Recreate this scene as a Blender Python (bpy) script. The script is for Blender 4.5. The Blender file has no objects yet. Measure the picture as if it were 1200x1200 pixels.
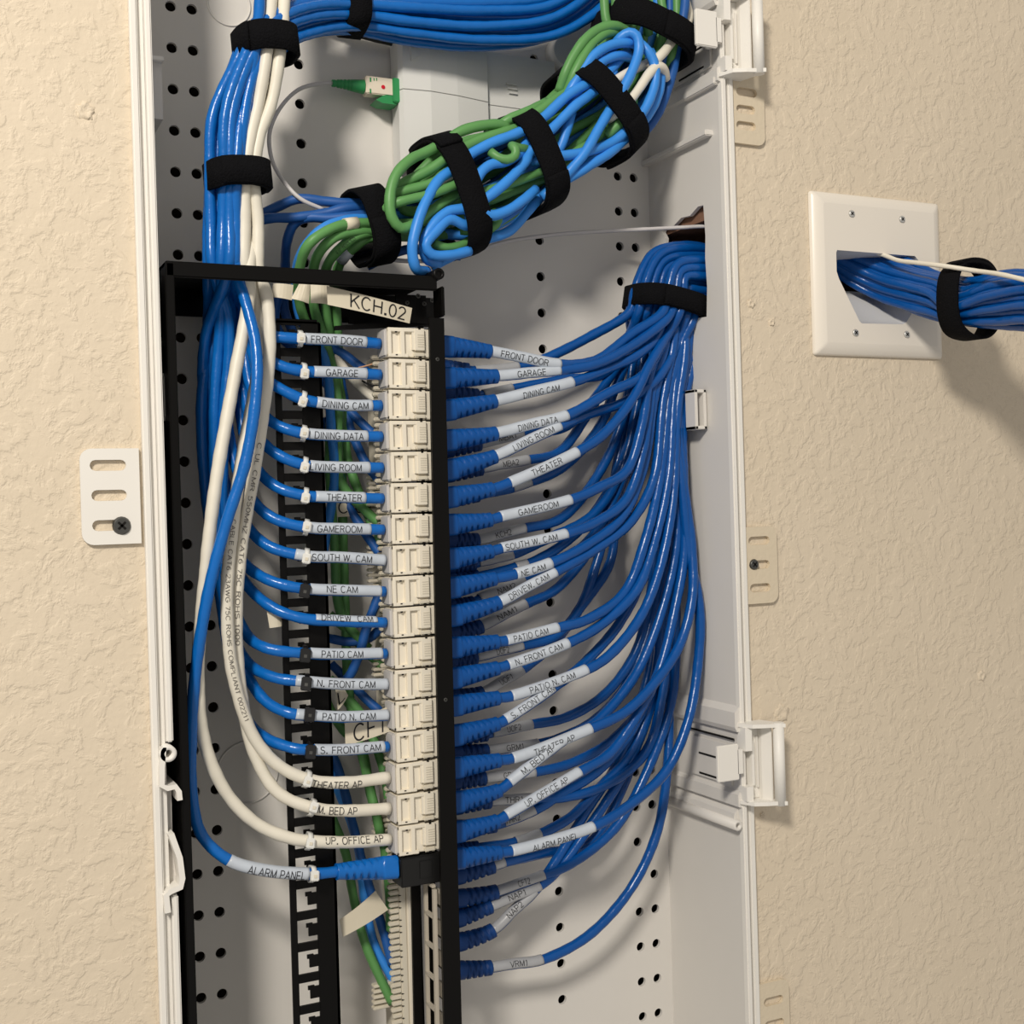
import bpy, bmesh, math, random
import numpy as np
from mathutils import Vector, Matrix
from math import radians, sin, cos, pi, atan2, sqrt
random.seed(7)
S = bpy.context.scene
COL = S.collection

# ------------------------------------------------------------------ camera
# x runs right along the wall, y runs into the wall (wall face y = 0), z is up.
FPX, YAW, PITCH, ROLL = 1447.9, radians(25.637), radians(.187), radians(1.7238)
CD, CZ = 0.68436, 1.5                    # camera distance from the wall, camera height
def _axes():
    cy, sy, cp, sp, cr, sr = cos(YAW), sin(YAW), cos(PITCH), sin(PITCH), cos(ROLL), sin(ROLL)
    R = np.array([cy, -sy, 0]); F = np.array([sy, cy, 0]); D = np.array([0, 0, -1.])
    F2 = cp*F + sp*D; D2 = -sp*F + cp*D
    return np.array([cr*R + sr*D2, -sr*R + cr*D2, F2])
AX = _axes()
CAMP = np.array([0, -CD, CZ])
cam_d = bpy.data.cameras.new('camera'); cam = bpy.data.objects.new('camera', cam_d); COL.objects.link(cam)
cam_d.sensor_width = 36; cam_d.lens = FPX/1200*36; cam_d.clip_start = .01
m3 = Matrix([list(AX[0]), list(-AX[1]), list(-AX[2])]).transposed()
cam.matrix_world = Matrix.Translation(CAMP) @ m3.to_4x4()
S.camera = cam

# ------------------------------------------------------------------ light
w = bpy.data.worlds.new('room_light'); S.world = w; w.use_nodes = True
w.node_tree.nodes['Background'].inputs[0].default_value = (1.0, .945, .875, 1)
w.node_tree.nodes['Background'].inputs[1].default_value = .42
def area(name, loc, target, size, power, color):
    d = bpy.data.lights.new(name, 'AREA'); d.shape = 'DISK'; d.size = size; d.energy = power; d.color = color
    o = bpy.data.objects.new(name, d); COL.objects.link(o); o.location = loc
    o.rotation_euler = (Vector(target)-Vector(loc)).to_track_quat('-Z', 'Y').to_euler()
    return o
area('ceiling_lamp', (-.66, -1.25, CZ+.93), (.28, 0, CZ), .27, 28, (1, .93, .83))
S.view_settings.view_transform = 'Standard'; S.view_settings.look = 'None'
S.view_settings.gamma = 1; S.view_settings.use_curve_mapping = False
S.view_settings.exposure = 0.0

# ------------------------------------------------------------------ helpers
def at(x, y, Y):                         # the point at depth Y seen along a measured direction
    v = AX.T @ np.array([x-600, y-600, FPX]); t = (Y+CD)/v[1]
    return np.array([v[0]*t, Y, CZ+v[2]*t])
def atx(x, y, X):
    v = AX.T @ np.array([x-600, y-600, FPX]); t = X/v[0]
    return np.array([X, v[1]*t-CD, CZ+v[2]*t])
def srgb(r, g, b):
    f = lambda c: (c/255/12.92 if c/255 <= .04045 else ((c/255+.055)/1.055)**2.4)
    return (f(r), f(g), f(b), 1)
def mat(name, col, rough=.5, spec=.5, bump=None, var=0, varscale=40, metal=0, coat=0):
    m = bpy.data.materials.new(name); m.use_nodes = True; nt = m.node_tree; b = nt.nodes['Principled BSDF']
    b.inputs['Base Color'].default_value = col; b.inputs['Roughness'].default_value = rough
    b.inputs['Specular IOR Level'].default_value = spec; b.inputs['Metallic'].default_value = metal
    if coat: b.inputs['Coat Weight'].default_value = coat
    tc = nt.nodes.new('ShaderNodeTexCoord')
    if var:
        n = nt.nodes.new('ShaderNodeTexNoise'); n.inputs['Scale'].default_value = varscale; n.inputs['Detail'].default_value = 4
        nt.links.new(tc.outputs['Object'], n.inputs['Vector'])
        mx = nt.nodes.new('ShaderNodeMix'); mx.data_type = 'RGBA'
        mx.inputs[6].default_value = tuple(c*(1-var) for c in col[:3])+(1,)
        mx.inputs[7].default_value = tuple(min(1, c*(1+var)) for c in col[:3])+(1,)
        nt.links.new(n.outputs['Fac'], mx.inputs[0]); nt.links.new(mx.outputs[2], b.inputs['Base Color'])
    if bump:
        sc, st, dist = bump
        n = nt.nodes.new('ShaderNodeTexNoise'); n.inputs['Scale'].default_value = sc; n.inputs['Detail'].default_value = 3
        nt.links.new(tc.outputs['Object'], n.inputs['Vector'])
        bp = nt.nodes.new('ShaderNodeBump'); bp.inputs['Strength'].default_value = st; bp.inputs['Distance'].default_value = dist
        nt.links.new(n.outputs['Fac'], bp.inputs['Height']); nt.links.new(bp.outputs['Normal'], b.inputs['Normal'])
    return m
M = {}
M['blue'] = mat('blue_jacket', (.004, .128, .47, 1), .24, .40, (260, .35, .0008), .10)
M['patch'] = mat('royal_blue_jacket', (.0014, .072, .30, 1), .25, .40, (240, .35, .0008), .10)
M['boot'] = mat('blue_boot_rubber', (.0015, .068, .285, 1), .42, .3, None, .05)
M['darkboot'] = mat('navy_boot_rubber', (.002, .04, .18, 1), .5, .3, None, .05)
M['sky'] = mat('light_blue_jacket', (.035, .245, .72, 1), .42, .45, (200, .2, .0005), .10)
M['slate'] = mat('dark_blue_jacket', (.012, .09, .33, 1), .5, .4, (150, .2, .0005), .25)
M['green'] = mat('green_jacket', (.105, .285, .085, 1), .45, .4, (200, .2, .0005), .16)
M['white'] = mat('white_jacket', (.74, .70, .60, 1), .45, .4, (150, .15, .0005), .06)
M['grey_fibre'] = mat('pale_fibre_jacket', (.55, .53, .53, 1), .5, .4)
M['black_cable'] = mat('black_jacket', (.01, .01, .01, 1), .4, .5)
M['shadesleeve'] = mat('shaded_clear_label_wrap', (.36, .37, .39, 1), .3, .5, (120, .3, .0008), .12, 120)  # clear greyish film, darkened in colour for the shade around the rear row
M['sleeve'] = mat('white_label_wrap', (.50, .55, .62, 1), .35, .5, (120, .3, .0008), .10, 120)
M['flag'] = mat('cream_label_tape', (.66, .60, .47, 1), .5, .4, None, .05)
M['ink'] = mat('black_print', (.012, .012, .014, 1), .6, .3)
M['greyink'] = mat('worn_grey_print', (.12, .11, .10, 1), .7, .3)
M['velcro'] = mat('black_hook_and_loop', (.004, .004, .005, 1), .95, .12, (900, .9, .0012), .3, 500)
M['black'] = mat('black_painted_steel', (.0030, .0027, .0025, 1), .36, .16, (500, .1, .0003))
M['coupler'] = mat('black_plastic', (.006, .006, .006, 1), .45, .4)
M['jack'] = mat('white_jack_plastic', (.80, .74, .62, 1), .42, .45, None, .03)
M['cap'] = mat('grey_white_plastic', (.56, .54, .52, 1), .5, .4)
M['teeth'] = mat('cream_punch_plastic', (.66, .61, .50, 1), .5, .4)
M['dark'] = mat('dark_slot', (.01, .009, .008, 1), .8, .2)
M['beige_metal'] = mat('beige_port_metal', (.50, .45, .37, 1), .45, .5, None, .08)
M['box'] = mat('white_box_plastic', (.69, .665, .625, 1), .50, .4, (600, .06, .0004), .02)
M['rim'] = mat('white_rim_plastic', (.80, .775, .725, 1), .45, .4, (500, .05, .0004), .02)
M['ont'] = mat('pale_terminal_plastic', (.70, .70, .675, 1), .45, .4, None, .02)
M['paintear'] = mat('painted_ear', (.66, .57, .43, 1), .6, .3, (300, .3, .001))
M['plate'] = mat('white_wall_plate_plastic', (.80, .745, .66, 1), .30, .5)
M['scoop'] = mat('white_scoop_plastic', (.70, .70, .70, 1), .4, .5)
M['screw'] = mat('grey_screw_steel', (.10, .10, .095, 1), .4, .5, None, 0, 40, .7)
M['zinc'] = mat('zinc_screw', (.62, .62, .60, 1), .35, .5, None, 0, 40, .6)
M['tie'] = mat('milky_nylon', (.72, .72, .69, 1), .4, .5)
M['btie'] = mat('black_nylon', (.008, .008, .009, 1), .3, .5)
M['scgreen'] = mat('green_connector_plastic', (.03, .27, .085, 1), .45, .4)
M['scbeige'] = mat('beige_connector_plastic', (.76, .68, .55, 1), .45, .4)
M['red'] = mat('red_dot', (.6, .01, .03, 1), .5, .3)
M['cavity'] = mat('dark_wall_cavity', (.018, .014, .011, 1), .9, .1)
M['stud'] = mat('brown_stud_wood', (.24, .13, .085, 1), .8, .2, (60, .5, .002), .3)
M['copper'] = mat('copper_wire', (.55, .30, .16, 1), .4, .5)
M['putty'] = mat('yellowed_strip', (.62, .57, .25, 1), .5, .4)

# wall paint: knockdown texture
def wall_mat():
    m = bpy.data.materials.new('beige_knockdown_paint'); m.use_nodes = True; nt = m.node_tree; b = nt.nodes['Principled BSDF']
    b.inputs['Roughness'].default_value = .62; b.inputs['Specular IOR Level'].default_value = .3
    tc = nt.nodes.new('ShaderNodeTexCoord'); L = nt.links.new
    n0 = nt.nodes.new('ShaderNodeTexNoise'); n0.inputs['Scale'].default_value = 9; n0.inputs['Detail'].default_value = 5
    mx = nt.nodes.new('ShaderNodeMix'); mx.data_type = 'RGBA'
    mx.inputs[6].default_value = (.66, .565, .43, 1); mx.inputs[7].default_value = (.72, .62, .485, 1)
    L(tc.outputs['Object'], n0.inputs['Vector']); L(n0.outputs['Fac'], mx.inputs[0]); L(mx.outputs[2], b.inputs['Base Color'])
    # warped coordinates
    wn = nt.nodes.new('ShaderNodeTexNoise'); wn.inputs['Scale'].default_value = 30
    L(tc.outputs['Object'], wn.inputs['Vector'])
    va = nt.nodes.new('ShaderNodeVectorMath'); va.operation = 'SCALE'; va.inputs['Scale'].default_value = .02
    vb = nt.nodes.new('ShaderNodeVectorMath'); vb.operation = 'ADD'
    L(wn.outputs['Color'], va.inputs[0]); L(tc.outputs['Object'], vb.inputs[0]); L(va.outputs[0], vb.inputs[1])
    n1 = nt.nodes.new('ShaderNodeTexNoise'); n1.inputs['Scale'].default_value = 120; n1.inputs['Detail'].default_value = 4; n1.inputs['Roughness'].default_value = .55
    L(vb.outputs[0], n1.inputs['Vector'])
    r1 = nt.nodes.new('ShaderNodeMapRange'); r1.interpolation_type = 'SMOOTHSTEP'; r1.inputs['From Min'].default_value = .44; r1.inputs['From Max'].default_value = .60
    L(n1.outputs['Fac'], r1.inputs['Value'])
    n2 = nt.nodes.new('ShaderNodeTexNoise'); n2.inputs['Scale'].default_value = 260; n2.inputs['Detail'].default_value = 5
    L(tc.outputs['Object'], n2.inputs['Vector'])
    n3 = nt.nodes.new('ShaderNodeTexNoise'); n3.inputs['Scale'].default_value = 24; n3.inputs['Detail'].default_value = 3
    L(tc.outputs['Object'], n3.inputs['Vector'])
    a1 = nt.nodes.new('ShaderNodeMath'); a1.operation = 'MULTIPLY_ADD'; a1.inputs[1].default_value = .75
    a2 = nt.nodes.new('ShaderNodeMath'); a2.operation = 'MULTIPLY_ADD'; a2.inputs[1].default_value = 1.0
    L(n2.outputs['Fac'], a1.inputs[0]); L(r1.outputs[0], a1.inputs[2])
    L(n3.outputs['Fac'], a2.inputs[0]); L(a1.outputs[0], a2.inputs[2])
    bp = nt.nodes.new('ShaderNodeBump'); bp.inputs['Strength'].default_value = .42; bp.inputs['Distance'].default_value = .0010
    L(a2.outputs[0], bp.inputs['Height']); L(bp.outputs['Normal'], b.inputs['Normal'])
    return m
M['wall'] = wall_mat()

class MB:
    """collects shapes (world coordinates) and links them as ONE mesh object"""
    def __init__(s): s.v = []; s.f = []; s.sm = []
    def add(s, vs, fs, smooth=False):
        o = len(s.v); s.v += [tuple(p) for p in vs]; s.f += [tuple(i+o for i in f) for f in fs]; s.sm += [smooth]*len(fs)
        return s
    def box(s, x0, x1, y0, y1, z0, z1, bev=0):
        if x0 > x1: x0, x1 = x1, x0
        if y0 > y1: y0, y1 = y1, y0
        if z0 > z1: z0, z1 = z1, z0
        if bev:
            bm = bmesh.new(); bmesh.ops.create_cube(bm, size=1)
            for v in bm.verts: v.co = Vector(((x0+x1)/2+v.co.x*(x1-x0), (y0+y1)/2+v.co.y*(y1-y0), (z0+z1)/2+v.co.z*(z1-z0)))
            bmesh.ops.bevel(bm, geom=bm.edges[:], offset=bev, segments=2, affect='EDGES')
            bm.verts.index_update()
            s.add([v.co[:] for v in bm.verts], [[v.index for v in f.verts] for f in bm.faces], False); bm.free(); return s
        v = [(x, y, z) for x in (x0, x1) for y in (y0, y1) for z in (z0, z1)]
        return s.add(v, [(0,1,3,2), (4,6,7,5), (0,4,5,1), (2,3,7,6), (0,2,6,4), (1,5,7,3)])
    def prism(s, poly, a, b, axis='y', smooth=False):
        """polygon (2-D) extruded from a to b along an axis; y: (x,z), z: (x,y), x: (y,z)"""
        n = len(poly)
        def put(p, t): return {'y': (p[0], t, p[1]), 'z': (p[0], p[1], t), 'x': (t, p[0], p[1])}[axis]
        v = [put(p, a) for p in poly]+[put(p, b) for p in poly]
        s.add(v, [tuple(range(n)), tuple(range(2*n-1, n-1, -1))])
        k = len(s.v)-2*n
        s.f += [(k+i, k+(i+1) % n, k+n+(i+1) % n, k+n+i) for i in range(n)]; s.sm += [smooth]*n
        return s
    def cyl(s, p0, p1, r0, r1=None, n=16, caps=True):
        r1 = r0 if r1 is None else r1
        p0 = np.array(p0, float); p1 = np.array(p1, float); t = p1-p0; t /= np.linalg.norm(t)
        a = np.cross(t, [0, 0, 1.]) if abs(t[2]) < .9 else np.cross(t, [1., 0, 0]); a /= np.linalg.norm(a); b = np.cross(t, a)
        v = [p+r*(cos(2*pi*i/n)*a+sin(2*pi*i/n)*b) for p, r in ((p0, r0), (p1, r1)) for i in range(n)]
        s.add(v, [(i, (i+1) % n, n+(i+1) % n, n+i) for i in range(n)], True)
        if caps: k = len(s.v)-2*n; s.f += [tuple(k+i for i in range(n-1, -1, -1)), tuple(k+n+i for i in range(n))]; s.sm += [False]*2
        return s
    def ring(s, p0, p1, ro, ri, n=20):
        """hollow tube from p0 to p1"""
        p0 = np.array(p0, float); p1 = np.array(p1, float); t = p1-p0; t /= np.linalg.norm(t)
        a = np.cross(t, [0, 0, 1.]) if abs(t[2]) < .9 else np.cross(t, [1., 0, 0]); a /= np.linalg.norm(a); b = np.cross(t, a)
        v = [p+r*(cos(2*pi*i/n)*a+sin(2*pi*i/n)*b) for p, r in ((p0, ro), (p1, ro), (p1, ri), (p0, ri)) for i in range(n)]
        return s.add(v, [(k*n+i, k*n+(i+1) % n, ((k+1) % 4)*n+(i+1) % n, ((k+1) % 4)*n+i) for k in range(4) for i in range(n)], True)
    def build(s, name, m, parent=None, fix=True):
        me = bpy.data.meshes.new(name)
        v = np.array(s.v, float)
        org = np.array(parent['_o']) if parent is not None and '_o' in parent else (v.min(0)+v.max(0))/2
        if parent is None: org[2] = v[:, 2].min()
        me.from_pydata((v-org).tolist(), [], s.f); me.polygons.foreach_set('use_smooth', s.sm)
        if fix:
            bm = bmesh.new(); bm.from_mesh(me); bmesh.ops.recalc_face_normals(bm, faces=bm.faces[:]); bm.to_mesh(me); bm.free()
        me.materials.append(M[m] if isinstance(m, str) else m)
        o = bpy.data.objects.new(name, me); COL.objects.link(o)
        if parent is not None: o.parent = parent
        else: o.location = org
        o['_o'] = [float(c) for c in org]
        return o
def tag(o, label=None, cat=None, group=None, kind=None):
    for k, v in (('label', label), ('category', cat), ('group', group), ('kind', kind)):
        if v: o[k] = v
    return o
def thing(name, loc, label, cat, group=None):
    o = bpy.data.objects.new(name, None); COL.objects.link(o); o.location = tuple(loc); o.empty_display_size = .01
    o['_o'] = [float(c) for c in loc]
    return tag(o, label, cat, group)

# ---- paths and tubes
def P(*pts):                              # (px, py, Y) triples or ready 3-vectors -> points
    return [at(*p) if not isinstance(p, np.ndarray) else p for p in pts]
class Path:
    def __init__(s, pts, step=.0028):
        p = [np.array(q, float) for q in pts]
        q = [p[0]]
        for a in p[1:]:
            if np.linalg.norm(a-q[-1]) > 1e-5: q.append(a)
        p = [2*q[0]-q[1]]+q+[2*q[-1]-q[-2]]
        out = []
        for i in range(1, len(p)-2):
            p0, p1, p2, p3 = p[i-1:i+3]
            d = lambda a, b: max(1e-6, np.linalg.norm(a-b)**.5)
            t0 = 0; t1 = t0+d(p0, p1); t2 = t1+d(p1, p2); t3 = t2+d(p2, p3)
            n = max(2, int(np.linalg.norm(p2-p1)/step))
            for k in range(n):
                t = t1+(t2-t1)*k/n
                A1 = (t1-t)/(t1-t0)*p0+(t-t0)/(t1-t0)*p1; A2 = (t2-t)/(t2-t1)*p1+(t-t1)/(t2-t1)*p2; A3 = (t3-t)/(t3-t2)*p2+(t-t2)/(t3-t2)*p3
                B1 = (t2-t)/(t2-t0)*A1+(t-t0)/(t2-t0)*A2; B2 = (t3-t)/(t3-t1)*A2+(t-t1)/(t3-t1)*A3
                out.append((t2-t)/(t2-t1)*B1+(t-t1)/(t2-t1)*B2)
        out.append(p[-2])
        s.p = np.array(out); s.s = np.concatenate([[0], np.cumsum(np.linalg.norm(np.diff(s.p, axis=0), axis=1))]); s.L = s.s[-1]
    def pos(s, t): return np.array([np.interp(t, s.s, s.p[:, k]) for k in range(3)])
    def tan(s, t):
        e = .0015; d = s.pos(min(s.L, t+e))-s.pos(max(0, t-e)); return d/np.linalg.norm(d)
    def near(s, q): return s.s[np.argmin(np.linalg.norm(s.p-np.array(q), axis=1))]
    def pt(s, t):
        if t > s.L: return s.pos(s.L)+s.tan(s.L)*(t-s.L)
        if t < 0: return s.pos(0)+s.tan(0)*t
        return s.pos(t)
    def frame(s, t):
        """tangent, outward normal (towards the room side), up"""
        T = s.tan(min(max(t, 0), s.L)); V = CAMP-s.pt(t); N = V-(V@T)*T; N /= np.linalg.norm(N)
        return T, N, np.cross(N, T)
def tube(mb, path, r, s0=0, s1=None, n=10, step=None, caps=True, dent=None):
    s1 = path.L if s1 is None else s1
    if step is None:
        ss = [t for t in path.s if s0 < t < s1]; ss = [s0]+ss+[s1]
    else: k = max(2, int((s1-s0)/step)); ss = [s0+(s1-s0)*i/k for i in range(k+1)]
    rings = []; a = None
    for t in ss:
        T = path.tan(min(max(t, 0), path.L)); c = path.pt(t)
        if a is None:
            V = CAMP-c; a = V
        a = a-(a@T)*T; a /= np.linalg.norm(a); b = np.cross(T, a)
        rr = r(t-s0) if callable(r) else r
        for i in range(n):
            an = 2*pi*i/n; q = rr
            if dent: q = dent(t-s0, an, rr)
            rings.append(c+q*(cos(an)*a+sin(an)*b))
    k = len(ss)
    f = [(j*n+i, j*n+(i+1) % n, (j+1)*n+(i+1) % n, (j+1)*n+i) for j in range(k-1) for i in range(n)]
    mb.add(rings, f, True)
    if caps:
        o = len(mb.v)-k*n
        mb.f += [tuple(o+i for i in range(n)), tuple(o+(k-1)*n+i for i in range(n-1, -1, -1))]; mb.sm += [False]*2
    return mb
def wrap_sleeve(mb, path, r, s0, s1, a0, a1, n=16, step=.0015):
    """a strip of label film wrapped part of the way round a cable, angles from the outward normal"""
    k = max(2, int((s1-s0)/step)); vs = []
    for j in range(k+1):
        t = s0+(s1-s0)*j/k; T, N, B = path.frame(t); c = path.pt(t)
        for i in range(n+1):
            a = a0+(a1-a0)*i/n; vs.append(c+r*(cos(a)*N+sin(a)*B))
    for j in range(k+1):
        t = s0+(s1-s0)*j/k; T, N, B = path.frame(t); c = path.pt(t)
        for i in range(n+1):
            a = a0+(a1-a0)*i/n; vs.append(c+(r-.0003)*(cos(a)*N+sin(a)*B))
    m = n+1; o = (k+1)*m
    f = [(j*m+i, j*m+i+1, (j+1)*m+i+1, (j+1)*m+i) for j in range(k) for i in range(n)]
    f += [(o+q[3], o+q[2], o+q[1], o+q[0]) for q in f]
    f += [(j*m+e, (j+1)*m+e, o+(j+1)*m+e, o+j*m+e) for j in range(k) for e in (0, n)]+[(q*m+i, q*m+i+1, o+q*m+i+1, o+q*m+i) for q in (0, k) for i in range(n)]
    return mb.add(vs, f, True)
def cable_r(r, seed):
    ph = seed*1.7
    return lambda t: r*(1+.024*sin(t*240+ph)+.022*sin(t*590+ph*2))

# ---- lettering: flat letter outlines wrapped around a cable or laid on a flat strip
def _arc(cx, cy, rx, ry, a0, a1, n=10):
    return [(cx+rx*cos(radians(a0+(a1-a0)*i/n)), cy+ry*sin(radians(a0+(a1-a0)*i/n))) for i in range(n+1)]
STROKES = {   # plain sans-serif capitals drawn as pen strokes: (advance, strokes)
 'A': (.76, [[(.02, 0), (.38, 1), (.74, 0)], [(.15, .34), (.61, .34)]]),
 'B': (.70, [[(.40, .53), (.06, .53), (.06, 1), (.40, 1)]+_arc(.40, .765, .22, .235, 90, -90)[1:], [(.06, .53), (.06, 0), (.42, 0)]+_arc(.42, .265, .25, .265, -90, 90)[1:]]),
 'C': (.78, [_arc(.40, .5, .36, .5, 42, 318, 18)]),
 'D': (.76, [[(.06, 0), (.06, 1), (.34, 1)]+_arc(.34, .5, .37, .5, 90, -90, 14)[1:]+[(.06, 0)]]),
 'E': (.68, [[(.64, 1), (.06, 1), (.06, 0), (.65, 0)], [(.06, .53), (.58, .53)]]),
 'F': (.64, [[(.61, 1), (.06, 1), (.06, 0)], [(.06, .52), (.52, .52)]]),
 'G': (.82, [_arc(.41, .5, .37, .5, 42, 340, 18)+[(.76, .46), (.44, .46)]]),
 'H': (.74, [[(.06, 0), (.06, 1)], [(.68, 0), (.68, 1)], [(.06, .52), (.68, .52)]]),
 'I': (.24, [[(.12, 0), (.12, 1)]]),
 'K': (.72, [[(.06, 0), (.06, 1)], [(.66, 1), (.06, .36)], [(.27, .58), (.70, 0)]]),
 'L': (.60, [[(.06, 1), (.06, 0), (.56, 0)]]),
 'M': (.86, [[(.06, 0), (.06, 1), (.43, .05), (.80, 1), (.80, 0)]]),
 'N': (.74, [[(.06, 0), (.06, 1), (.68, 0), (.68, 1)]]),
 'O': (.84, [_arc(.42, .5, .38, .5, 90, 450, 24)]),
 'P': (.68, [[(.06, 0), (.06, 1), (.40, 1)]+_arc(.40, .74, .23, .26, 90, -90)[1:]+[(.06, .48)]]),
 'R': (.74, [[(.06, 0), (.06, 1), (.42, 1)]+_arc(.42, .76, .23, .24, 90, -90)[1:]+[(.06, .52)], [(.40, .52), (.70, 0)]]),
 'S': (.70, [_arc(.35, .745, .27, .255, 25, 270, 12)+_arc(.35, .245, .30, .245, 90, -155, 12)]),
 'T': (.66, [[(.01, 1), (.65, 1)], [(.33, 1), (.33, 0)]]),
 'U': (.74, [[(.06, 1), (.06, .32)]+_arc(.37, .32, .31, .32, 180, 360, 12)+[(.68, 1)]]),
 'V': (.72, [[(.01, 1), (.36, 0), (.71, 1)]]),
 'W': (.98, [[(.01, 1), (.25, 0), (.49, .95), (.73, 0), (.97, 1)]]),
 'X': (.70, [[(.02, 0), (.68, 1)], [(.02, 1), (.68, 0)]]), 'Y': (.70, [[(.01, 1), (.35, .45), (.69, 1)], [(.35, .45), (.35, 0)]]), 'Z': (.66, [[(.04, 1), (.62, 1), (.03, 0), (.64, 0)]]),
 '0': (.62, [_arc(.31, .5, .27, .5, 90, 450, 20)]), '1': (.5, [[(.10, .78), (.30, 1), (.30, 0)]]),
 '2': (.62, [_arc(.31, .72, .26, .28, 165, -35, 12)+[(.06, 0), (.59, 0)]]), '3': (.62, [_arc(.29, .76, .24, .24, 150, -90, 10)+_arc(.29, .27, .28, .27, 90, -160, 12)]),
 '5': (.62, [[(.54, 1), (.14, 1), (.09, .52)]+_arc(.29, .33, .28, .33, 130, -150, 12)]), '6': (.62, [_arc(.31, .30, .26, .30, 90, 450, 14), [(.52, .90), (.30, .98), (.10, .70), (.05, .30)]]),
 '7': (.6, [[(.04, 1), (.57, 1), (.22, 0)]]), '.': (.26, [[(.09, -.03), (.09, .15)], [(.17, -.03), (.17, .15)]]), ' ': (.34, [])}
_tc = {}
def glyphs(text, hw=.052):
    """letter outlines in a unit box: x 0..1 along the word, y -.5..+.5"""
    if text in _tc: return _tc[text]
    V, F, pen = [], [], 0
    for ch in text:
        adv, st = STROKES[ch]
        for ln in st:
            q = [np.array(ln[0], float)]
            for b in ln[1:]:
                a = q[-1]; b = np.array(b, float); k = max(1, int(np.linalg.norm(b-a)/.17))
                q += [a+(b-a)*(i+1)/k for i in range(k)]
            n = len(q); closed = np.linalg.norm(q[0]-q[-1]) < 1e-6; o = len(V)
            for i in range(n):
                d0 = q[i]-q[i-1] if i else (q[0]-q[-2] if closed else q[1]-q[0]); d1 = q[i+1]-q[i] if i < n-1 else (q[1]-q[0] if closed else q[-1]-q[-2])
                d0 = d0/np.linalg.norm(d0); d1 = d1/np.linalg.norm(d1); m = d0+d1; m = m/max(.35, np.linalg.norm(m)); nn = np.array([-m[1], m[0]])
                l = min(1.8, 1/max(.3, m@d1)) if np.linalg.norm(m) > 0 else 1
                V += [q[i]+nn*hw*l+[pen, 0], q[i]-nn*hw*l+[pen, 0]]
            F += [[o+2*i, o+2*i+1, o+2*i+3, o+2*i+2] for i in range(n-1)]
        pen += adv+.13
    v = np.zeros((len(V), 3)); v[:, :2] = np.array(V)
    x0, x1 = v[:, 0].min(), v[:, 0].max(); v[:, 0] = (v[:, 0]-x0)/(x1-x0); v[:, 1] -= .5
    _tc[text] = (v, F); return _tc[text]
def wrap_text(text, path, s0, s1, h, r, parent, phi=0, ink='ink', name='lettering', flip=False):
    v, f = glyphs(text); out = []
    for x, y, z in v:
        if flip: x, y = 1-x, -y
        t = s0+(s1-s0)*x; T, N, B = path.frame(t); a = y*h/r+phi
        out.append(path.pt(t)+(r+.00022)*(cos(a)*N+sin(a)*B))
    mb = MB(); mb.add(out, f)
    return mb.build(name, ink, parent, fix=False)
def flat_text(text, o, ux, uy, wd, h, parent, ink='ink', cuts=1, name='lettering', warp=None):
    v, f = glyphs(text); ux = np.array(ux, float); uy = np.array(uy, float)
    out = [np.array(o)+ux*wd*x+uy*h*y for x, y, z in v]
    mb = MB(); mb.add(out, f); return mb.build(name, ink, parent, fix=False)

def screw(mb, mbd, c, r, nrm=(0, -1, 0), n=16):
    """phillips head: domed disc with a recessed-looking cross made of dark bars"""
    c = np.array(c, float); nrm = np.array(nrm, float)
    mb.cyl(c, c+nrm*r*.35, r, r*.8, n)
    t = c+nrm*r*.36; a = np.cross(nrm, [0, 0, 1.]); b = np.cross(nrm, a)
    for u, w in ((a+b, a-b), (a-b, a+b)):
        u = u/np.linalg.norm(u)*r*.55; w = w/np.linalg.norm(w)*r*.13
        mbd.add([t-u-w, t+u-w, t+u+w, t-u+w, t-u-w+nrm*.0001, t+u-w+nrm*.0001, t+u+w+nrm*.0001, t-u+w+nrm*.0001],
                [(0,1,2,3), (4,5,6,7), (0,1,5,4), (1,2,6,5), (2,3,7,6), (3,0,4,7)])

# =================================================================== SETTING
XL, XR, D = .1195, .490, .088             # inner faces of the enclosure's sides, depth of its back
ZT, ZB = CZ+.47, CZ-.60
OX0, OX1 = .1155, .4955                   # cut-out in the wall
pc = [at(*q, 0) for q in ((946.7, 223), (1097.5, 240.7), (1101, 420.5), (951.7, 417))]
PX0, PX1 = (pc[0][0]+pc[3][0])/2, (pc[1][0]+pc[2][0])/2; PZ1, PZ0 = (pc[0][2]+pc[1][2])/2, (pc[2][2]+pc[3][2])/2
mb = MB()
xs = [-1.6, OX0, OX1, PX0+.012, PX1-.012, 3.0]; zs = [0, ZB-.004, PZ0+.012, PZ1-.012, ZT+.004, 2.6]
for i in range(5):
    for j in range(5):
        x0, x1, z0, z1 = xs[i], xs[i+1], zs[j], zs[j+1]
        if i == 1 and 1 <= j <= 3: continue
        if i == 3 and j == 2: continue
        mb.add([(x0, 0, z0), (x1, 0, z0), (x1, 0, z1), (x0, 0, z1)], [(0, 1, 2, 3)])
for x0, x1, z0, z1 in ((OX0, OX1, zs[1], zs[4]), (xs[3], xs[4], zs[2], zs[3])):     # reveals of the two cut-outs
    mb.add([(x0, 0, z0), (x0, .013, z0), (x0, .013, z1), (x0, 0, z1)], [(0, 1, 2, 3)])
    mb.add([(x1, 0, z0), (x1, .013, z0), (x1, .013, z1), (x1, 0, z1)], [(0, 1, 2, 3)])
    mb.add([(x0, 0, z0), (x0, .013, z0), (x1, .013, z0), (x1, 0, z0)], [(0, 1, 2, 3)])
    mb.add([(x0, 0, z1), (x0, .013, z1), (x1, .013, z1), (x1, 0, z1)], [(0, 1, 2, 3)])
wall = tag(mb.build('wall_back', 'wall', fix=False), kind='structure')
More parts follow.
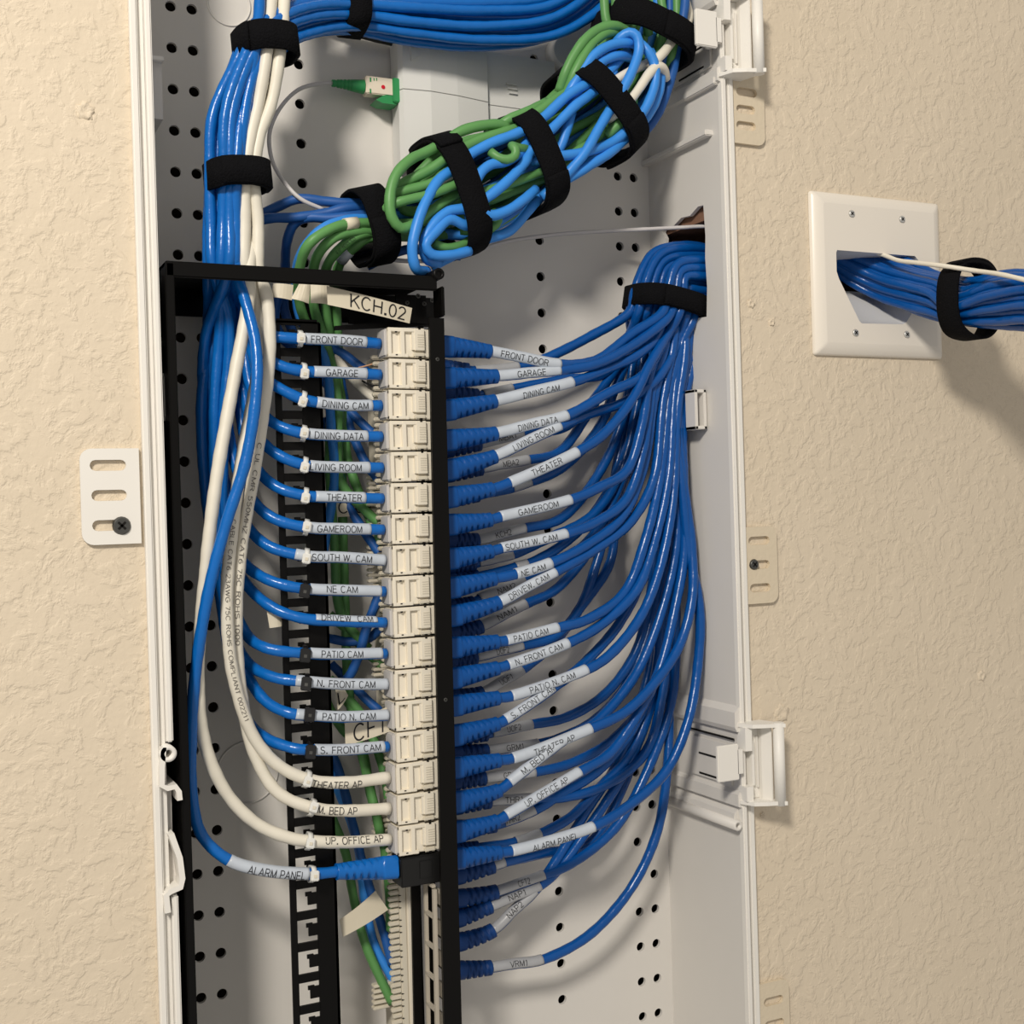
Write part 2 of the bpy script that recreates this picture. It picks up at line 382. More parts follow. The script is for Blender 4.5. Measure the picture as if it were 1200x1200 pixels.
# dark space behind the wall, and the stud glimpsed through the torn hole
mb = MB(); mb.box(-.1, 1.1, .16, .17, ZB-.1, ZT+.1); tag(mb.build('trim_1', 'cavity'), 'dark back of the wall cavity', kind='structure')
mb = MB(); mb.box(.555, .575, .002, .158, ZB-.1, ZT+.1); tag(mb.build('trim_2', 'stud'), 'brown wooden stud behind the torn opening', kind='structure')
mb = MB(); mb.box(.4945, .552, .016, .086, CZ+.1945, CZ+.245); tag(mb.build('trim_3', 'stud'), 'brown wood edge showing in the torn opening above the cables', kind='structure')
# plaster lumps and old anchors on the wall
for x, y, r in ((916, 836, .0062), (893, 955, .0020), (880, 356, .0030), (1150, 792, .004), (904, 378, .0025), (100, 130, .005)):
    c = at(x, y, 0); n = 14; mbp = MB(); vs = []
    for k, (rr, hh) in enumerate(((1, .0002), (.75, -.0011), (.4, -.0008), (.15, -.0003))):
        for i in range(n):
            q = rr*r*(1+.25*sin(i*2.3+k+x)); vs.append(c+np.array([q*cos(2*pi*i/n), hh, q*sin(2*pi*i/n)]))
    mbp.add(vs, [(k*n+i, k*n+(i+1) % n, (k+1)*n+(i+1) % n, (k+1)*n+i) for k in range(3) for i in range(n)]+[tuple(3*n+i for i in range(n))], True)
    mbp.build('plaster_patch', 'wall', wall)

# =================================================================== ENCLOSURE
enc = thing('media_enclosure', ((XL+XR)/2, .04, ZB), 'tall white plastic media enclosure recessed in the beige wall, full of cables', 'enclosure')
# perforated back panel
cols = [.1483, .1612, .2283, .3985, .4638, .4772]; hr = .0033; pitch = .02545; z_top = CZ+.3146
mb = MB(); edges = [XL]
hw = .0062
strips = []
x = XL
for c in cols:
    strips.append((x, c-hw, None)); strips.append((c-hw, c+hw, c)); x = c+hw
strips.append((x, XR, None))
skip = {(2, 4), (2, 3), (2, 11)}
kt = int((ZT-z_top)//pitch); kb = int((z_top-ZB)//pitch)
for x0, x1, c in strips:
    if c is None:
        mb.add([(x0, D, ZB), (x1, D, ZB), (x1, D, ZT), (x0, D, ZT)], [(0, 1, 2, 3)]); continue
    zp = ZB
    for k in range(kb-1, -kt, -1):
        zc = z_top-k*pitch
        if c in cols[2:4] and k % 12 in ((9, 10) if c == cols[2] else (10,)): continue
        if c in (cols[4], cols[5]) and 10 <= k <= 19: continue
        z0, z1 = zc-hw, zc+hw
        if z0 > zp: mb.add([(x0, D, zp), (x1, D, zp), (x1, D, z0), (x0, D, z0)], [(0, 1, 2, 3)])
        n = 16; sq = []; ci = []; bk = []
        for i in range(n):
            a = 2*pi*i/n; q = 1/max(abs(cos(a)), abs(sin(a)))
            sq.append((c+hw*q*cos(a), D, zc+hw*q*sin(a))); ci.append((c+hr*cos(a), D, zc+hr*sin(a))); bk.append((c+hr*cos(a), D+.0025, zc+hr*sin(a)))
        mb.add(sq+ci+bk, [(r*n+i, r*n+(i+1) % n, (r+1)*n+(i+1) % n, (r+1)*n+i) for r in (0, 1) for i in range(n)])
        zp = z1
    mb.add([(x0, D, zp), (x1, D, zp), (x1, D, ZT), (x0, D, ZT)], [(0, 1, 2, 3)])
mb.build('back_panel', 'box', enc, fix=False)
# embossed knock-out circles on the back panel
for x, y, r in ((290, 905, .020), (268, 5, .014)):
    c = at(x, y, D); mb = MB(); mb.ring(c, c-np.array([0, .0006, 0]), r, r-.0012, 40); mb.build('knockout_ring', 'box', enc)
# sides, top and bottom
zk1, zk0 = at(197, 870, -.006)[2], at(200, 1050, -.006)[2]          # the left latch recess
mb = MB(); mb.box(XL-.003, XL, -.004, D+.003, ZB, zk0); mb.box(XL-.003, XL, .016, D+.003, zk0, zk1); mb.box(XL-.003, XL, -.004, D+.003, zk1, ZT); mb.build('side_panel', 'box', enc)
hz0, hz1 = atx(825, 372, XR)[2], atx(820, 243, XR)[2]
hy0, hy1 = .0185, .0690
# right side with a torn opening (front edge cut straight, top edge ragged)
hole = [(hy0+.001, hz1+.0005), (.026, hz1+.001), (.036, hz1-.003), (.047, hz1-.002), (.058, hz1-.006), (.068, hz1-.004), (.0715, hz1-.007),
        (hy1-.001, hz1-.012), (hy1+.001, hz1-.022), (hy1, hz0+.03), (hy1+.001, hz0), (.05, hz0-.001), (.035, hz0+.001), (hy0+.001, hz0), (hy0-.0006, hz0+.02), (hy0+.0006, hz0+.04), (hy0-.0004, hz0+.055)]
bm = bmesh.new()
def loop(pts, X): 
    vs = [bm.verts.new((X, p[0], p[1])) for p in pts]; return vs, [bm.edges.new((vs[i], vs[(i+1) % len(vs)])) for i in range(len(vs))]
o1, e1 = loop([(-.004, ZB), (D, ZB), (D, ZT), (-.004, ZT)], XR); o2, e2 = loop(hole, XR)
bmesh.ops.triangle_fill(bm, edges=e1+e2, use_beauty=True)
bm.verts.index_update()
mb = MB(); mb.add([v.co[:] for v in bm.verts], [[v.index for v in f.verts] for f in bm.faces]); bm.free()
n = len(hole); mb.add([(XR, *p) for p in hole]+[(XR+.003, *p) for p in hole], [(i, (i+1) % n, n+(i+1) % n, n+i) for i in range(n)])
mb.build('side_panel', 'box', enc, fix=False)
mb = MB(); mb.box(XL, XR, -.004, D, ZT-.003, ZT); mb.build('top_panel', 'box', enc)
mb = MB(); mb.box(XL, XR, -.004, D, ZB, ZB+.003); mb.build('bottom_panel', 'box', enc)
# double-lipped rims
mb = MB(); mb.box(.1088, .1128, -.0045, .0005, ZB, ZT, .0008); mb.box(.1128, .1163, -.001, .0005, ZB, ZT); zk1, zk0 = at(197, 870, -.006)[2], at(200, 1050, -.006)[2]; mb.box(.1163, XL+.0003, -.0065, -.001, ZB, zk0, .0008); mb.box(.1163, XL+.0003, -.0065, -.001, zk1, ZT, .0008); mb.build('rim', 'rim', enc)
mb = MB(); mb.box(XR-.0003, XR+.0032, -.0065, -.001, ZB, ZT, .0008); mb.box(XR+.0032, XR+.0062, -.002, .0005, ZB, ZT); mb.box(XR+.0062, XR+.0105, -.0045, .0005, ZB, ZT, .0008); mb.build('rim', 'rim', enc)
# mounting ears with slots
def ear(px0, px1, py0, py1, slots, left, m, screw_at=None, y0=-.0028):
    a = at(px0, py0, y0); b = at(px1, py1, y0); x0, x1 = a[0], b[0]
    z1 = at((px0+px1)/2, py0, y0)[2]; z0 = at((px0+px1)/2, py1, y0)[2]
    R = .006; out = []
    def arc(cx, cz, a0): return [(cx+R*cos(a0+k*pi/10), cz+R*sin(a0+k*pi/10)) for k in range(6)]
    if left: out = arc(x0+R, z1-R, pi/2)+arc(x0+R, z0+R, pi)+[(x1, z0), (x1, z1)]
    else: out = arc(x1-R, z0+R, -pi/2)+arc(x1-R, z1-R, 0)+[(x0, z1), (x0, z0)]
    holes = []
    for sx0, sx1, sy in slots:
        p = at(sx0, sy, y0); q = at(sx1, sy, y0); hh = .0029; h = []
        h += [(q[0]-hh+hh*cos(t), q[2]+hh*sin(t)) for t in (-pi/2+k*pi/6 for k in range(7))]
        h += [(p[0]+hh+hh*cos(t), q[2]+hh*sin(t)) for t in (pi/2+k*pi/6 for k in range(7))]
        holes.append(h)
    bm = bmesh.new(); E = []
    for lp in [out]+holes:
        vs = [bm.verts.new((p[0], y0, p[1])) for p in lp]; E += [bm.edges.new((vs[i], vs[(i+1) % len(vs)])) for i in range(len(vs))]
    bmesh.ops.triangle_fill(bm, edges=E, use_beauty=True); bm.verts.index_update()
    mb = MB(); mb.add([v.co[:] for v in bm.verts], [[v.index for v in f.verts] for f in bm.faces]); bm.free()
    for lp in [out]+holes:
        n = len(lp); mb.add([(p[0], y0, p[1]) for p in lp]+[(p[0], -.0002, p[1]) for p in lp], [(i, (i+1) % n, n+(i+1) % n, n+i) for i in range(n)])
    e = mb.build('mounting_ear', m, enc, fix=False)
    if screw_at:
        c = at(*screw_at[:2], y0); s1, s2 = MB(), MB(); screw(s1, s2, c, screw_at[2]); s1.build('screw', 'screw', e); s2.build('screw_recess', 'dark', e)
    return e
ear(93, 166, 525.5, 638, [(105, 148, 545), (107, 149, 580), (108, 149, 615)], True, 'rim', (142.5, 616, .0049))
ear(874, 912.5, 617, 707, [(877, 902, 633), (878, 902, 661), (879, 903, 688)], False, 'paintear', (883.5, 661.5, .0037))
ear(858, 897, 60, 169, [(863, 887, 110), (863, 885, 130), (863, 886, 149)], False, 'paintear')
ear(888, 927, 1150, 1240, [(895, 918, 1170), (896, 919, 1197)], False, 'paintear')
# ribs on the right side
def rib(x0, y0, x1, y1, th=.004, out=.006):
    a = atx(x0, y0, XR); b = atx(x1, y1, XR)
    mb = MB(); mb.box(XR-out, XR+.001, b[1], a[1], b[2]-th, b[2], .0006); return mb.build('rib', 'box', enc)
rib(754, 192, 835, 152)
rib(805, 100+20, 842, 90, .005, .004)
# ring clips on both sides for the cover latch
def clip(x0, x1, y0, y1, Y, wd, m='rim'):
    a = at(x0, y0, Y); b = at(x1, y1, Y); z1, z0 = a[2], b[2]; t = .0024
    mb = MB()
    mb.box(a[0], b[0], Y, Y+wd, z1-t, z1, .0004); mb.box(a[0], b[0], Y, Y+wd, z0, z0+t, .0004)
    mb.box(a[0], a[0]+t, Y, Y+wd, z0, z1, .0004); mb.box(b[0]-t, b[0], Y, Y+wd, z0, z1, .0004); return mb.build('latch_loop', m, enc)
clip(814, 829, 456, 503, .021, .012, 'box')
clip(181, 198, 437, 493, .008, .008, 'box')
# cover hinges on the right edge (upper one partly out of frame)
def hinge(dz, up):
    """built around the lower hinge's measured place; dz lifts a copy to the upper one"""
    z = lambda py, px=890: at(px, py, -.01)[2]+dz
    zt, zb = z(846), z(941)
    h = bpy.data.objects.new('cover_hinge', None); COL.objects.link(h); h.parent = enc
    h['_o'] = list(enc['_o'])
    X0 = XR-.002; X1 = at(921, 900, -.024)[0]
    prof = [(X0, -.006), (X0+.004, -.016), (X0+.012, -.020), (X1-.006, -.022), (X1, -.025), (X1, -.020), (X1-.005, -.003), (X0, -.002)]
    for zz in ((zt-.0025, zt), (zb, zb+.0025)):
        mb = MB(); mb.prism(prof, zz[0], zz[1], 'z'); mb.build('hinge_flange', 'rim', h)
    mb = MB(); xw0 = XR+.007; mb.box(xw0, X1-.006, -.006, -.003, zb+.0025, zt-.0025, .0005)
    mb.prism([(X1-.009, -.006), (X1-.009, -.010), (X1-.0065, -.017), (X1-.0055, -.017), (X1-.0055, -.006)], zb+.0025, zt-.0025, 'z')
    mb.box(xw0-.001, xw0+.001, -.009, -.003, zb+.012, zt-.012); mb.box(xw0+.004, xw0+.005, -.0078, -.003, zb+.010, zt-.010); mb.build('hinge_web', 'rim', h)
    mb = MB(); mb.cyl((X1-.0025, -.0205, zb-.0005), (X1-.0025, -.0205, zt+.0005), .0037, None, 20); mb.build('hinge_barrel', 'rim', h)
    for za, zb2 in ((zt-.018, zt-.0025), (zb+.0025, zb+.012)):
        mb = MB(); mb.prism([(XR-.001, -.012), (XR+.004, -.0125), (XR+.006, -.010), (XR+.006, -.004), (XR-.001, -.004)], za, zb2, 'z'); mb.build('hinge_collar', 'rim', h)
    # latch tongue standing into the enclosure, on a recessed spring plate with two slots
    a = at(841, 875, -.010); b = at(867, 914, -.010)
    mb = MB(); mb.box(a[0], b[0], -.010, -.007, b[2]+dz, a[2]+dz, .0006); mb.box(b[0]-.001, b[0]+.003, -.010, .004, b[2]+dz+.004, a[2]+dz-.004); mb.build('latch_tongue', 'rim', h)
    mb = MB(); mb.box(XR-.0015, XR, .004, .052, zb+.010, zt-.016, .0005); mb.build('spring_plate', 'box', h)
    mb = MB()
    for zz in (zb+.012, zt-.028): mb.box(XR-.0019, XR-.0012, .012, .042, zz, zz+.0012)
    mb.box(XR-.0019, XR-.0012, .0, .060, zt-.0125, zt-.0112); mb.build('spring_slot', 'dark', h)
    # stepped pads above and below
    mb = MB(); mb.prism([(XR, zt+.011), (XR-.004, zt+.007), (XR-.004, zt-.003), (XR-.0025, zt-.006), (XR, zt-.006)], -.005, D-.012, 'y'); mb.build('pad', 'box', h)
    mb = MB(); mb.prism([(XR, zb+.008), (XR-.003, zb+.006), (XR-.003, zb-.002), (XR, zb-.003)], -.005, D-.006, 'y'); mb.build('pad', 'box', h)
    s = -1 if not up else 1
    zc = (zb-.0145) if not up else zb-.0145
    if not up:
        mb = MB(); mb.ring((XR-.0035, -.005, zc), (XR-.0035, D-.002, zc), .0035, .0017); mb.prism([(XR, zc+.010), (XR-.003, zc+.007), (XR-.004, zc), (XR, zc-.003)], .0, D-.002, 'y'); mb.build('screw_boss', 'box', h)
    return h
hinge(0, False)
hinge(at(885, 93, -.01)[2]-at(890, 941, -.01)[2], True)
# left-hand hardware seen edge-on: rib, ring boss and hook of the opposite latch
a = at(173, 58, .02); b = at(191, 130, .02)
mb = MB(); mb.box(XL-.001, at(190, 95, .035)[0], .035, .080, b[2], a[2]-.001); mb.build('rib', 'box', enc)
mb = MB(); mb.box(XL-.001, at(192, 60, .03)[0], .030, .082, a[2]-.0015, a[2]+.0010, .0004); mb.build('rib', 'rim', enc)
Yh = -.0085
def strip2(pts, th, Y0, Y1, name, m):
    """a bent strip following px points, th wide, extruded in depth"""
    p = [at(x, y, Y0) for x, y in pts]; q = np.array([[c[0], c[2]] for c in p]); L, R = [], []
    for i in range(len(q)):
        d = q[min(i+1, len(q)-1)]-q[max(i-1, 0)]; d /= np.linalg.norm(d); nn = np.array([-d[1], d[0]])
        L.append(q[i]+nn*th/2); R.append(q[i]-nn*th/2)
    mb = MB()
    for i in range(len(q)-1): mb.prism([L[i], L[i+1], R[i+1], R[i]], Y0, Y1, 'y')
    return mb.build(name, m, enc)
c = at(197.5, 883.5, Yh); mb = MB(); mb.ring(c, c+np.array([0, .03, 0]), .0044, .0021); mb.build('screw_boss', 'rim', enc)
strip2([(192, 876), (190, 900), (190, 921), (197, 924), (206, 922), (210, 928), (211, 938)], .0028, Yh, .02, 'latch_hook', 'rim')
strip2([(201, 978), (211, 1006), (214, 1030), (212, 1040), (200, 1045), (195, 1050), (197, 1070)], .0030, Yh, .02, 'latch_hook', 'rim')
a = at(191, 926, .004); b = at(211, 1040, .004)
mb = MB(); mb.prism([(a[0], a[2]), (at(201, 930, .004)[0], a[2]), (at(202, 980, .004)[0], at(202, 980, .004)[2]), (b[0], at(211, 1008, .004)[2]), (b[0], b[2]), (at(197, 1040, .004)[0], b[2])], .004, .02, 'y'); mb.build('latch_plate', 'box', enc)

# =================================================================== BRACKET, PATCH PANELS
FY = -.004                                 # front plane of the bracket
zt = at(300, 312, FY)[2]                   # underside level of the top bar
br = thing('wall_bracket', (.19, .02, ZB+.03), 'black painted steel hinged bracket framing the patch panels', 'bracket')
ztop = at(350, 314.5, FY)[2]
xl = at(196, 400, FY)[0]; xr = at(521, 400, FY)[0]
zc0 = ZB+.05
mb = MB(); mb.box(xl, xl+.002, FY, D-.004, zc0, ztop, .0006); mb.build('side_plate', 'black', br)
mb = MB(); mb.box(xl, xl+.0046, FY-.0012, FY+.0006, zc0, ztop-.001, .0005); mb.build('side_flange', 'black', br)
mb = MB(); mb.box(xl, xr-.004, FY-.0012, FY+.001, ztop-.0088, ztop, .0009); mb.build('top_bar', 'black', br)
mb = MB(); mb.box(xl, at(255, 340, .03)[0]+.005, FY, D-.006, ztop-.0025, ztop-.0008); mb.box(at(395, 330, FY)[0], xr-.004, FY, D-.03, ztop-.0025, ztop-.0008)
mb.box(xl, xr-.004, D-.008, D-.006, ztop-.016, ztop-.0008); mb.build('top_plate', 'black', br)
mb = MB(); mb.box(at(478, 350, FY)[0], xr-.003, FY+.020, FY+.0215, at(500, 373, FY)[2], ztop-.008); mb.build('corner_gusset', 'black', br)
mb = MB(); mb.box(at(408, 350, .050)[0], at(512, 350, .050)[0], .050, .0515, at(450, 381, .050)[2], ztop-.003); mb.build('inner_plate', 'black', br)
mb = MB(); mb.prism([(at(392, 380, .018)[0], at(392, 382, .018)[2]), (at(503, 372, .018)[0], at(503, 373, .018)[2]), (at(503, 372, .018)[0], at(503, 382, .018)[2]), (at(392, 380, .018)[0], at(392, 387, .018)[2])], .0175, .0195, 'y'); mb.build('brace', 'black', br)
c = at(514, 321, FY-.002); mb = MB(); mb.cyl(c, c+np.array([0, .02, 0]), .0034, None, 18); mb.ring(c-np.array([0, .0008, 0]), c, .0034, .0018, 18); mb.build('hinge_pin', 'black', br)
mb = MB(); mb.box(at(516, 340, FY)[0], at(519.5, 340, FY)[0], FY-.002, FY+.012, at(517, 371, FY)[2], at(517, 336, FY)[2], .0006); mb.build('latch_clip', 'black', br)
for x, y in ((503, 336), (490, 347), (506, 352), (497, 356), (477, 355)):
    s1, s2 = MB(), MB(); screw(s1, s2, at(x, y, FY+.020), .0015); o = s1.build('screw', 'screw', br); s2.build('screw_recess', 'dark', o)
for y in (404, 480, 560, 640): pass
# small bolts on the outside of the side plate
mb = MB(); c = at(190, 404, .02); mb.cyl((xl-.0025, .012, c[2]), (xl+.001, .012, c[2]), .0028, None, 8); mb.cyl((xl-.0018, .018, c[2]-.004), (xl+.001, .018, c[2]-.004), .002, None, 8); mb.build('bolt', 'screw', br)

# front patch panel: rail seen as the black post, ladder of port openings behind it
xpA = at(503, 400, FY)[0]; xpB = at(517.5, 1100, FY)[0]; zA, zB_ = at(503, 400, FY)[2], at(517.5, 1100, FY)[2]
def xpost(z): return xpA+(xpB-xpA)*(zA-z)/(zA-zB_)
pp = thing('keystone_panel', (xpA, .013, ZB+.05), 'narrow black patch panel edge holding the white jacks', 'panel')
ztp = at(512, 373, FY)[2]; zbp = ZB+.05; WP = .0091
def leanbox(mb, dx0, dx1, y0, y1, z0, z1):
    v = []
    for z in (z0, z1):
        X = xpost(z); v += [(X+dx0, y0, z), (X+dx1, y0, z), (X+dx1, y1, z), (X+dx0, y1, z)]
    return mb.add(v, [(0,1,2,3), (7,6,5,4), (0,1,5,4), (1,2,6,5), (2,3,7,6), (3,0,4,7)])
def WPz(z): return .0094+.0017*(zA-z)/(zA-zB_)
mb = MB()
v = []
for z in (zbp, ztp):
    X = xpost(z); wv = WPz(z); v += [(X, FY-.0012, z), (X+wv, FY-.0012, z), (X+wv, FY+.0012, z), (X, FY+.0012, z)]
mb.add(v, [(0,1,2,3), (7,6,5,4), (0,1,5,4), (1,2,6,5), (2,3,7,6), (3,0,4,7)])
mb.build('front_rail', 'black', pp)
mb = MB(); leanbox(mb, .0068, .0086, FY, FY+.0065, zbp, ztp); mb.build('panel_lip', 'black', pp)
mb = MB(); leanbox(mb, .0068, .0086, .026, .039, zbp, ztp); mb.build('rear_rail', 'black', pp)
JF = .0045; JP = .01731*1.0666; JZ0 = at(478, 401.5, JF)[2]
def jz(k): return JZ0-JP*k
for k in range(25):
    z = jz(k)+JP/2
    mb = MB(); leanbox(mb, .0072, .0086, FY+.006, .027, z-.0011, z+.0011); mb.build('divider', 'black', pp)
s1, s2 = MB(), MB()
for x, y in ((512.5, 421), (522, 820)): screw(s1, s2, at(x, y, FY-.001), .0013)
o = s1.build('screw', 'screw', pp); s2.build('screw_recess', 'dark', o)
# inner frame around the unused lower ports, coloured beige
zl1 = jz(17)-.012
mb = MB(); leanbox(mb, -.0030, -.0008, FY+.004, FY+.0065, zbp, zl1); leanbox(mb, -.0030, -.0008, .0145, .0165, zbp, zl1); mb.build('port_frame', 'beige_metal', pp)
for k in range(17, 26):
    z = jz(k)-JP*.62+.001
    mb = MB(); leanbox(mb, -.0030, -.0008, FY+.006, .0155, z-.0009, z+.0009); mb.build('port_bar', 'beige_metal', pp)
    mb = MB(); leanbox(mb, .0030, .0042, FY+.008, .013, z-.013, z-.004); mb.build('port_contact', 'beige_metal', pp)
mb = MB(); leanbox(mb, -.0085, -.0030, .022, .024, zbp, zl1+.004); mb.build('rear_flange', 'black', pp)

# rear patch panel with its cream punch-down block
rp = thing('punchdown_panel', (.25, .05, ZB+.05), 'cream punch-down block of the rear patch panel, behind the jack column', 'panel')
ybl = .036
bx0, bx1 = at(470, 1120, ybl)[0], at(489, 1120, ybl)[0]
zb1 = at(440, 415, ybl)[2]
mb = MB(); mb.box(bx0, bx0+.0045, ybl, .068, zbp, zb1, .0006); mb.build('block_body', 'teeth', rp)
mb = MB(); mb.box(bx0+.0046, bx1-.0012, ybl-.001, .069, zbp, zb1, .0006); mb.build('block_cover', 'jack', rp)
mb = MB(); mb.box(bx1-.0012, bx1+.0006, ybl, .069, zbp, zb1); mb.build('yellowed_edge', 'putty', rp)
mb = MB(); mb.box(bx1+.0012, bx1+.004, ybl+.001, .072, zbp, zb1); mb.build('rear_plate', 'black', rp)
# teeth: alternating long and short fingers reaching left
nt_ = int((zb1-zbp)/.0038)
tooth_me = None
for k in range(nt_):
    z = zb1-.0038*(k+.5)
    ln = .0060 if k % 2 else .0068
    mb = MB(); mb.box(bx0-ln, bx0+.0003, ybl+.0006, ybl+.004, z-.00135, z+.00135, .0006); o = mb.build('punch_tooth', 'teeth', rp)
mb = MB()
for k in range(nt_):
    z = zb1-.0038*(k+.5); 
    if k % 4 < 3: mb.box(bx0-.0002, bx0+.0012, ybl-.0001, ybl+.001, z-.0002+.0019, z+.0003+.0019)
mb.build('wire_slot', 'dark', rp)['kind'] = 'stuff'
# rear fanned blocks further back
for y0, y1 in ((545, 566), (570, 598), (600, 640), (640, 690), (770, 800), (955, 985), (1155, 1186)):
    a = at(446, y0, .05)
    for q in np.arange(y0, y1, 6.5):
        p = at(432 if y0 < 700 else 438, q, .046); mb = MB(); mb.box(p[0], p[0]+.013, .046, .051, p[2]-.0021, p[2], .0005); mb.build('punch_tooth', 'teeth', rp)

# lacing bar with square cut-outs
lb = thing('lacing_bar', (.2, .02, ZB+.05), 'black perforated lacing bar that the left cables are tied to', 'bar')
LY = .0215
def xlb(z): # left edge leaning like the panel
    a0 = at(321, 400, LY); a1 = at(343, 1150, LY); return a0[0]+(a1[0]-a0[0])*(a0[2]-z)/(a0[2]-a1[2])
LW = at(398, 1150, LY)[0]-at(343, 1150, LY)[0]
ztl = at(350, 374, LY)[2]
lz0 = at(360, 1091, LY)[2]; lp = (at(360, 395, LY)[2]-lz0)/19
def lbox(mb, dx0, dx1, z0, z1, y0=LY, y1=LY+.0016):
    v = []
    for z in (z0, z1):
        X = xlb(z); v += [(X+dx0, y0, z), (X+dx1, y0, z), (X+dx1, y1, z), (X+dx0, y1, z)]
    return mb.add(v, [(0,1,2,3), (7,6,5,4), (0,1,5,4), (1,2,6,5), (2,3,7,6), (3,0,4,7)])
hx0, hx1 = .0038, .0160
mb = MB(); lbox(mb, 0, hx0, zbp, ztl-.002); lbox(mb, hx1, LW, zbp, ztl-.002); mb.box(xlb(ztl)+.002, xlb(ztl)+LW-.002, LY, LY+.0016, ztl-.002, ztl)
mb.box(xlb(ztl)+.0006, xlb(ztl)+LW-.0006, LY, LY+.0016, ztl-.0024, ztl-.0012)
zprev = ztl-.002
for k in range(26):
    zc = lz0+lp*(19-k); lbox(mb, hx0-.0002, hx1+.0002, zc+.0067, zprev)
    zprev = zc-.0067
lbox(mb, hx0-.0002, hx1+.0002, zbp, zprev)
mb.build('bar_strip', 'black', lb)
for k in range(26):
    zc = lz0+lp*(19-k)
    mb = MB(); lbox(mb, hx1-.0055, hx1+.0002, zc-.0034, zc+.0034, LY+.0001, LY+.0014); lbox(mb, hx1-.0068, hx1-.0030, zc+.0018, zc+.0042, LY+.0002, LY+.0013); mb.build('lacing_tab', 'black', lb)
mb = MB(); lbox(mb, LW-.0016, LW, zbp, ztl-.002, LY, LY+.012); mb.build('bar_return', 'black', lb)

# =================================================================== JACKS
names = ['FRONT DOOR', 'GARAGE', 'DINING CAM', 'DINING DATA', 'LIVING ROOM', 'THEATER', 'GAMEROOM', 'SOUTH W. CAM', 'NE CAM', 'DRIVEW. CAM',
         'PATIO CAM', 'N. FRONT CAM', 'PATIO N. CAM', 'S. FRONT CAM', 'THEATER AP', 'M. BED AP', 'UP. OFFICE AP', 'ALARM PANEL']
JX0 = at(455, 404, JF)[0]; JW = .0232; JH = .0175
def jack_meshes():
    """parts around the jack's front-left-centre corner; x right to the panel, y depth, z up"""
    y0 = 0; h = JH/2; P_ = {}
    mb = MB(); mb.box(0, JW+.006, .0021, .0150, -h+.0003, h-.0003, .0004)
    mb.box(0, JW, 0, .0024, h-.0024, h, .0003); mb.box(0, JW*.55, 0, .0024, -h, -h+.0022, .0003)
    mb.box(0, .0022, -.00012, .0024, -h+.0001, h-.0001, .0003); mb.box(.0078, .0105, -.00012, .0024, -h+.0001, h-.0001, .0003)
    mb.box(JW*.72, JW, -.0002, .0024, -h+.0042, h, .0003); mb.box(JW*.66, JW*.74, .0004, .0024, -h+.0046, h-.0022)
    P_['housing'] = (mb, 'jack')
    mb = MB(); mb.box(-.0016, .0006, .0018, .0155, -h+.0006, h-.0006, .0008); P_['wire_cap'] = (mb, 'cap')
    mb = MB(); mb.box(JW*.70, JW+.0002, -.0002, .0022, -h+.0002, -h+.0030, .0007); P_['latch'] = (mb, 'teeth')
    mb = MB()
    for i in range(6): mb.box(JW*.80, JW*.99, -.00042, .0, h-.0042-i*.0014, h-.0037-i*.0014)
    P_['grip_rib'] = (mb, 'teeth')
    mb = MB(); mb.box(.0045, .0058, -.00008, .0004, h-.0030, h-.0022); mb.box(.0045, .0058, -.00008, .0004, -h+.0010, -h+.0017)
    mb.box(JW*.83, JW*.89, -.0004, .001, h-.0007, h); mb.box(JW*.83, JW*.90, -.0005, .001, -h, -h+.0006); P_['slot'] = (mb, 'dark')
    return P_
proto = {}
for nm, (mb, m) in jack_meshes().items():
    o = mb.build(nm, m, {'_o': [0, 0, 0]} if False else None)
    me = o.data
    for v in me.vertices: v.co = v.co+Vector(o.location)
    proto[nm] = me; bpy.data.objects.remove(o)
ordinal = ['topmost', 'second', 'third', 'fourth', 'fifth', 'sixth', 'seventh', 'eighth', 'ninth', 'tenth', 'eleventh', 'twelfth', 'thirteenth', 'fourteenth', 'fifteenth', 'sixteenth', 'lowest']
for k in range(17):
    z = jz(k); x = JX0+(xpost(z)-xpA)+.0003*sin(k*2.1)
    t = thing('keystone_jack', (x, JF, z), f'white keystone jack, {ordinal[k]} of the column, ending the {names[k]} cable', 'jack', 'white keystone jacks in the black panel')
    t.rotation_euler = (0, radians(.5*sin(k*1.3)), 0)
    for nm, me in proto.items():
        o = bpy.data.objects.new(nm, me); COL.objects.link(o); o.parent = t
z = jz(17)
t = thing('coupler', (JX0, JF, z), 'black inline coupler under the white jacks, holding the ALARM PANEL plug', 'coupler')
dx = xpost(z)-xpA
mb = MB(); mb.box(JX0+dx+.001, JX0+dx+JW+.004, JF-.001, JF+.016, z-.009, z+.0083, .0006); mb.build('housing', 'coupler', t)
mb = MB(); mb.box(JX0+dx+.0125, JX0+dx+.0205, JF-.0016, JF-.0005, z-.005, z+.0055, .0003); mb.build('raised_panel', 'coupler', t)

# =================================================================== CABLES
CR = .0033
LS = .043                                  # depth of the left-hand run as a whole
seed = 0
def simple_cable(name, pts, m, label, r=CR, group=None, cat='cable', n=10):
    global seed; seed += 1
    path = Path(P(*pts)); mb = MB(); tube(mb, path, cable_r(r, seed), n=n)
    return tag(mb.build(name, m), label, cat, group), path

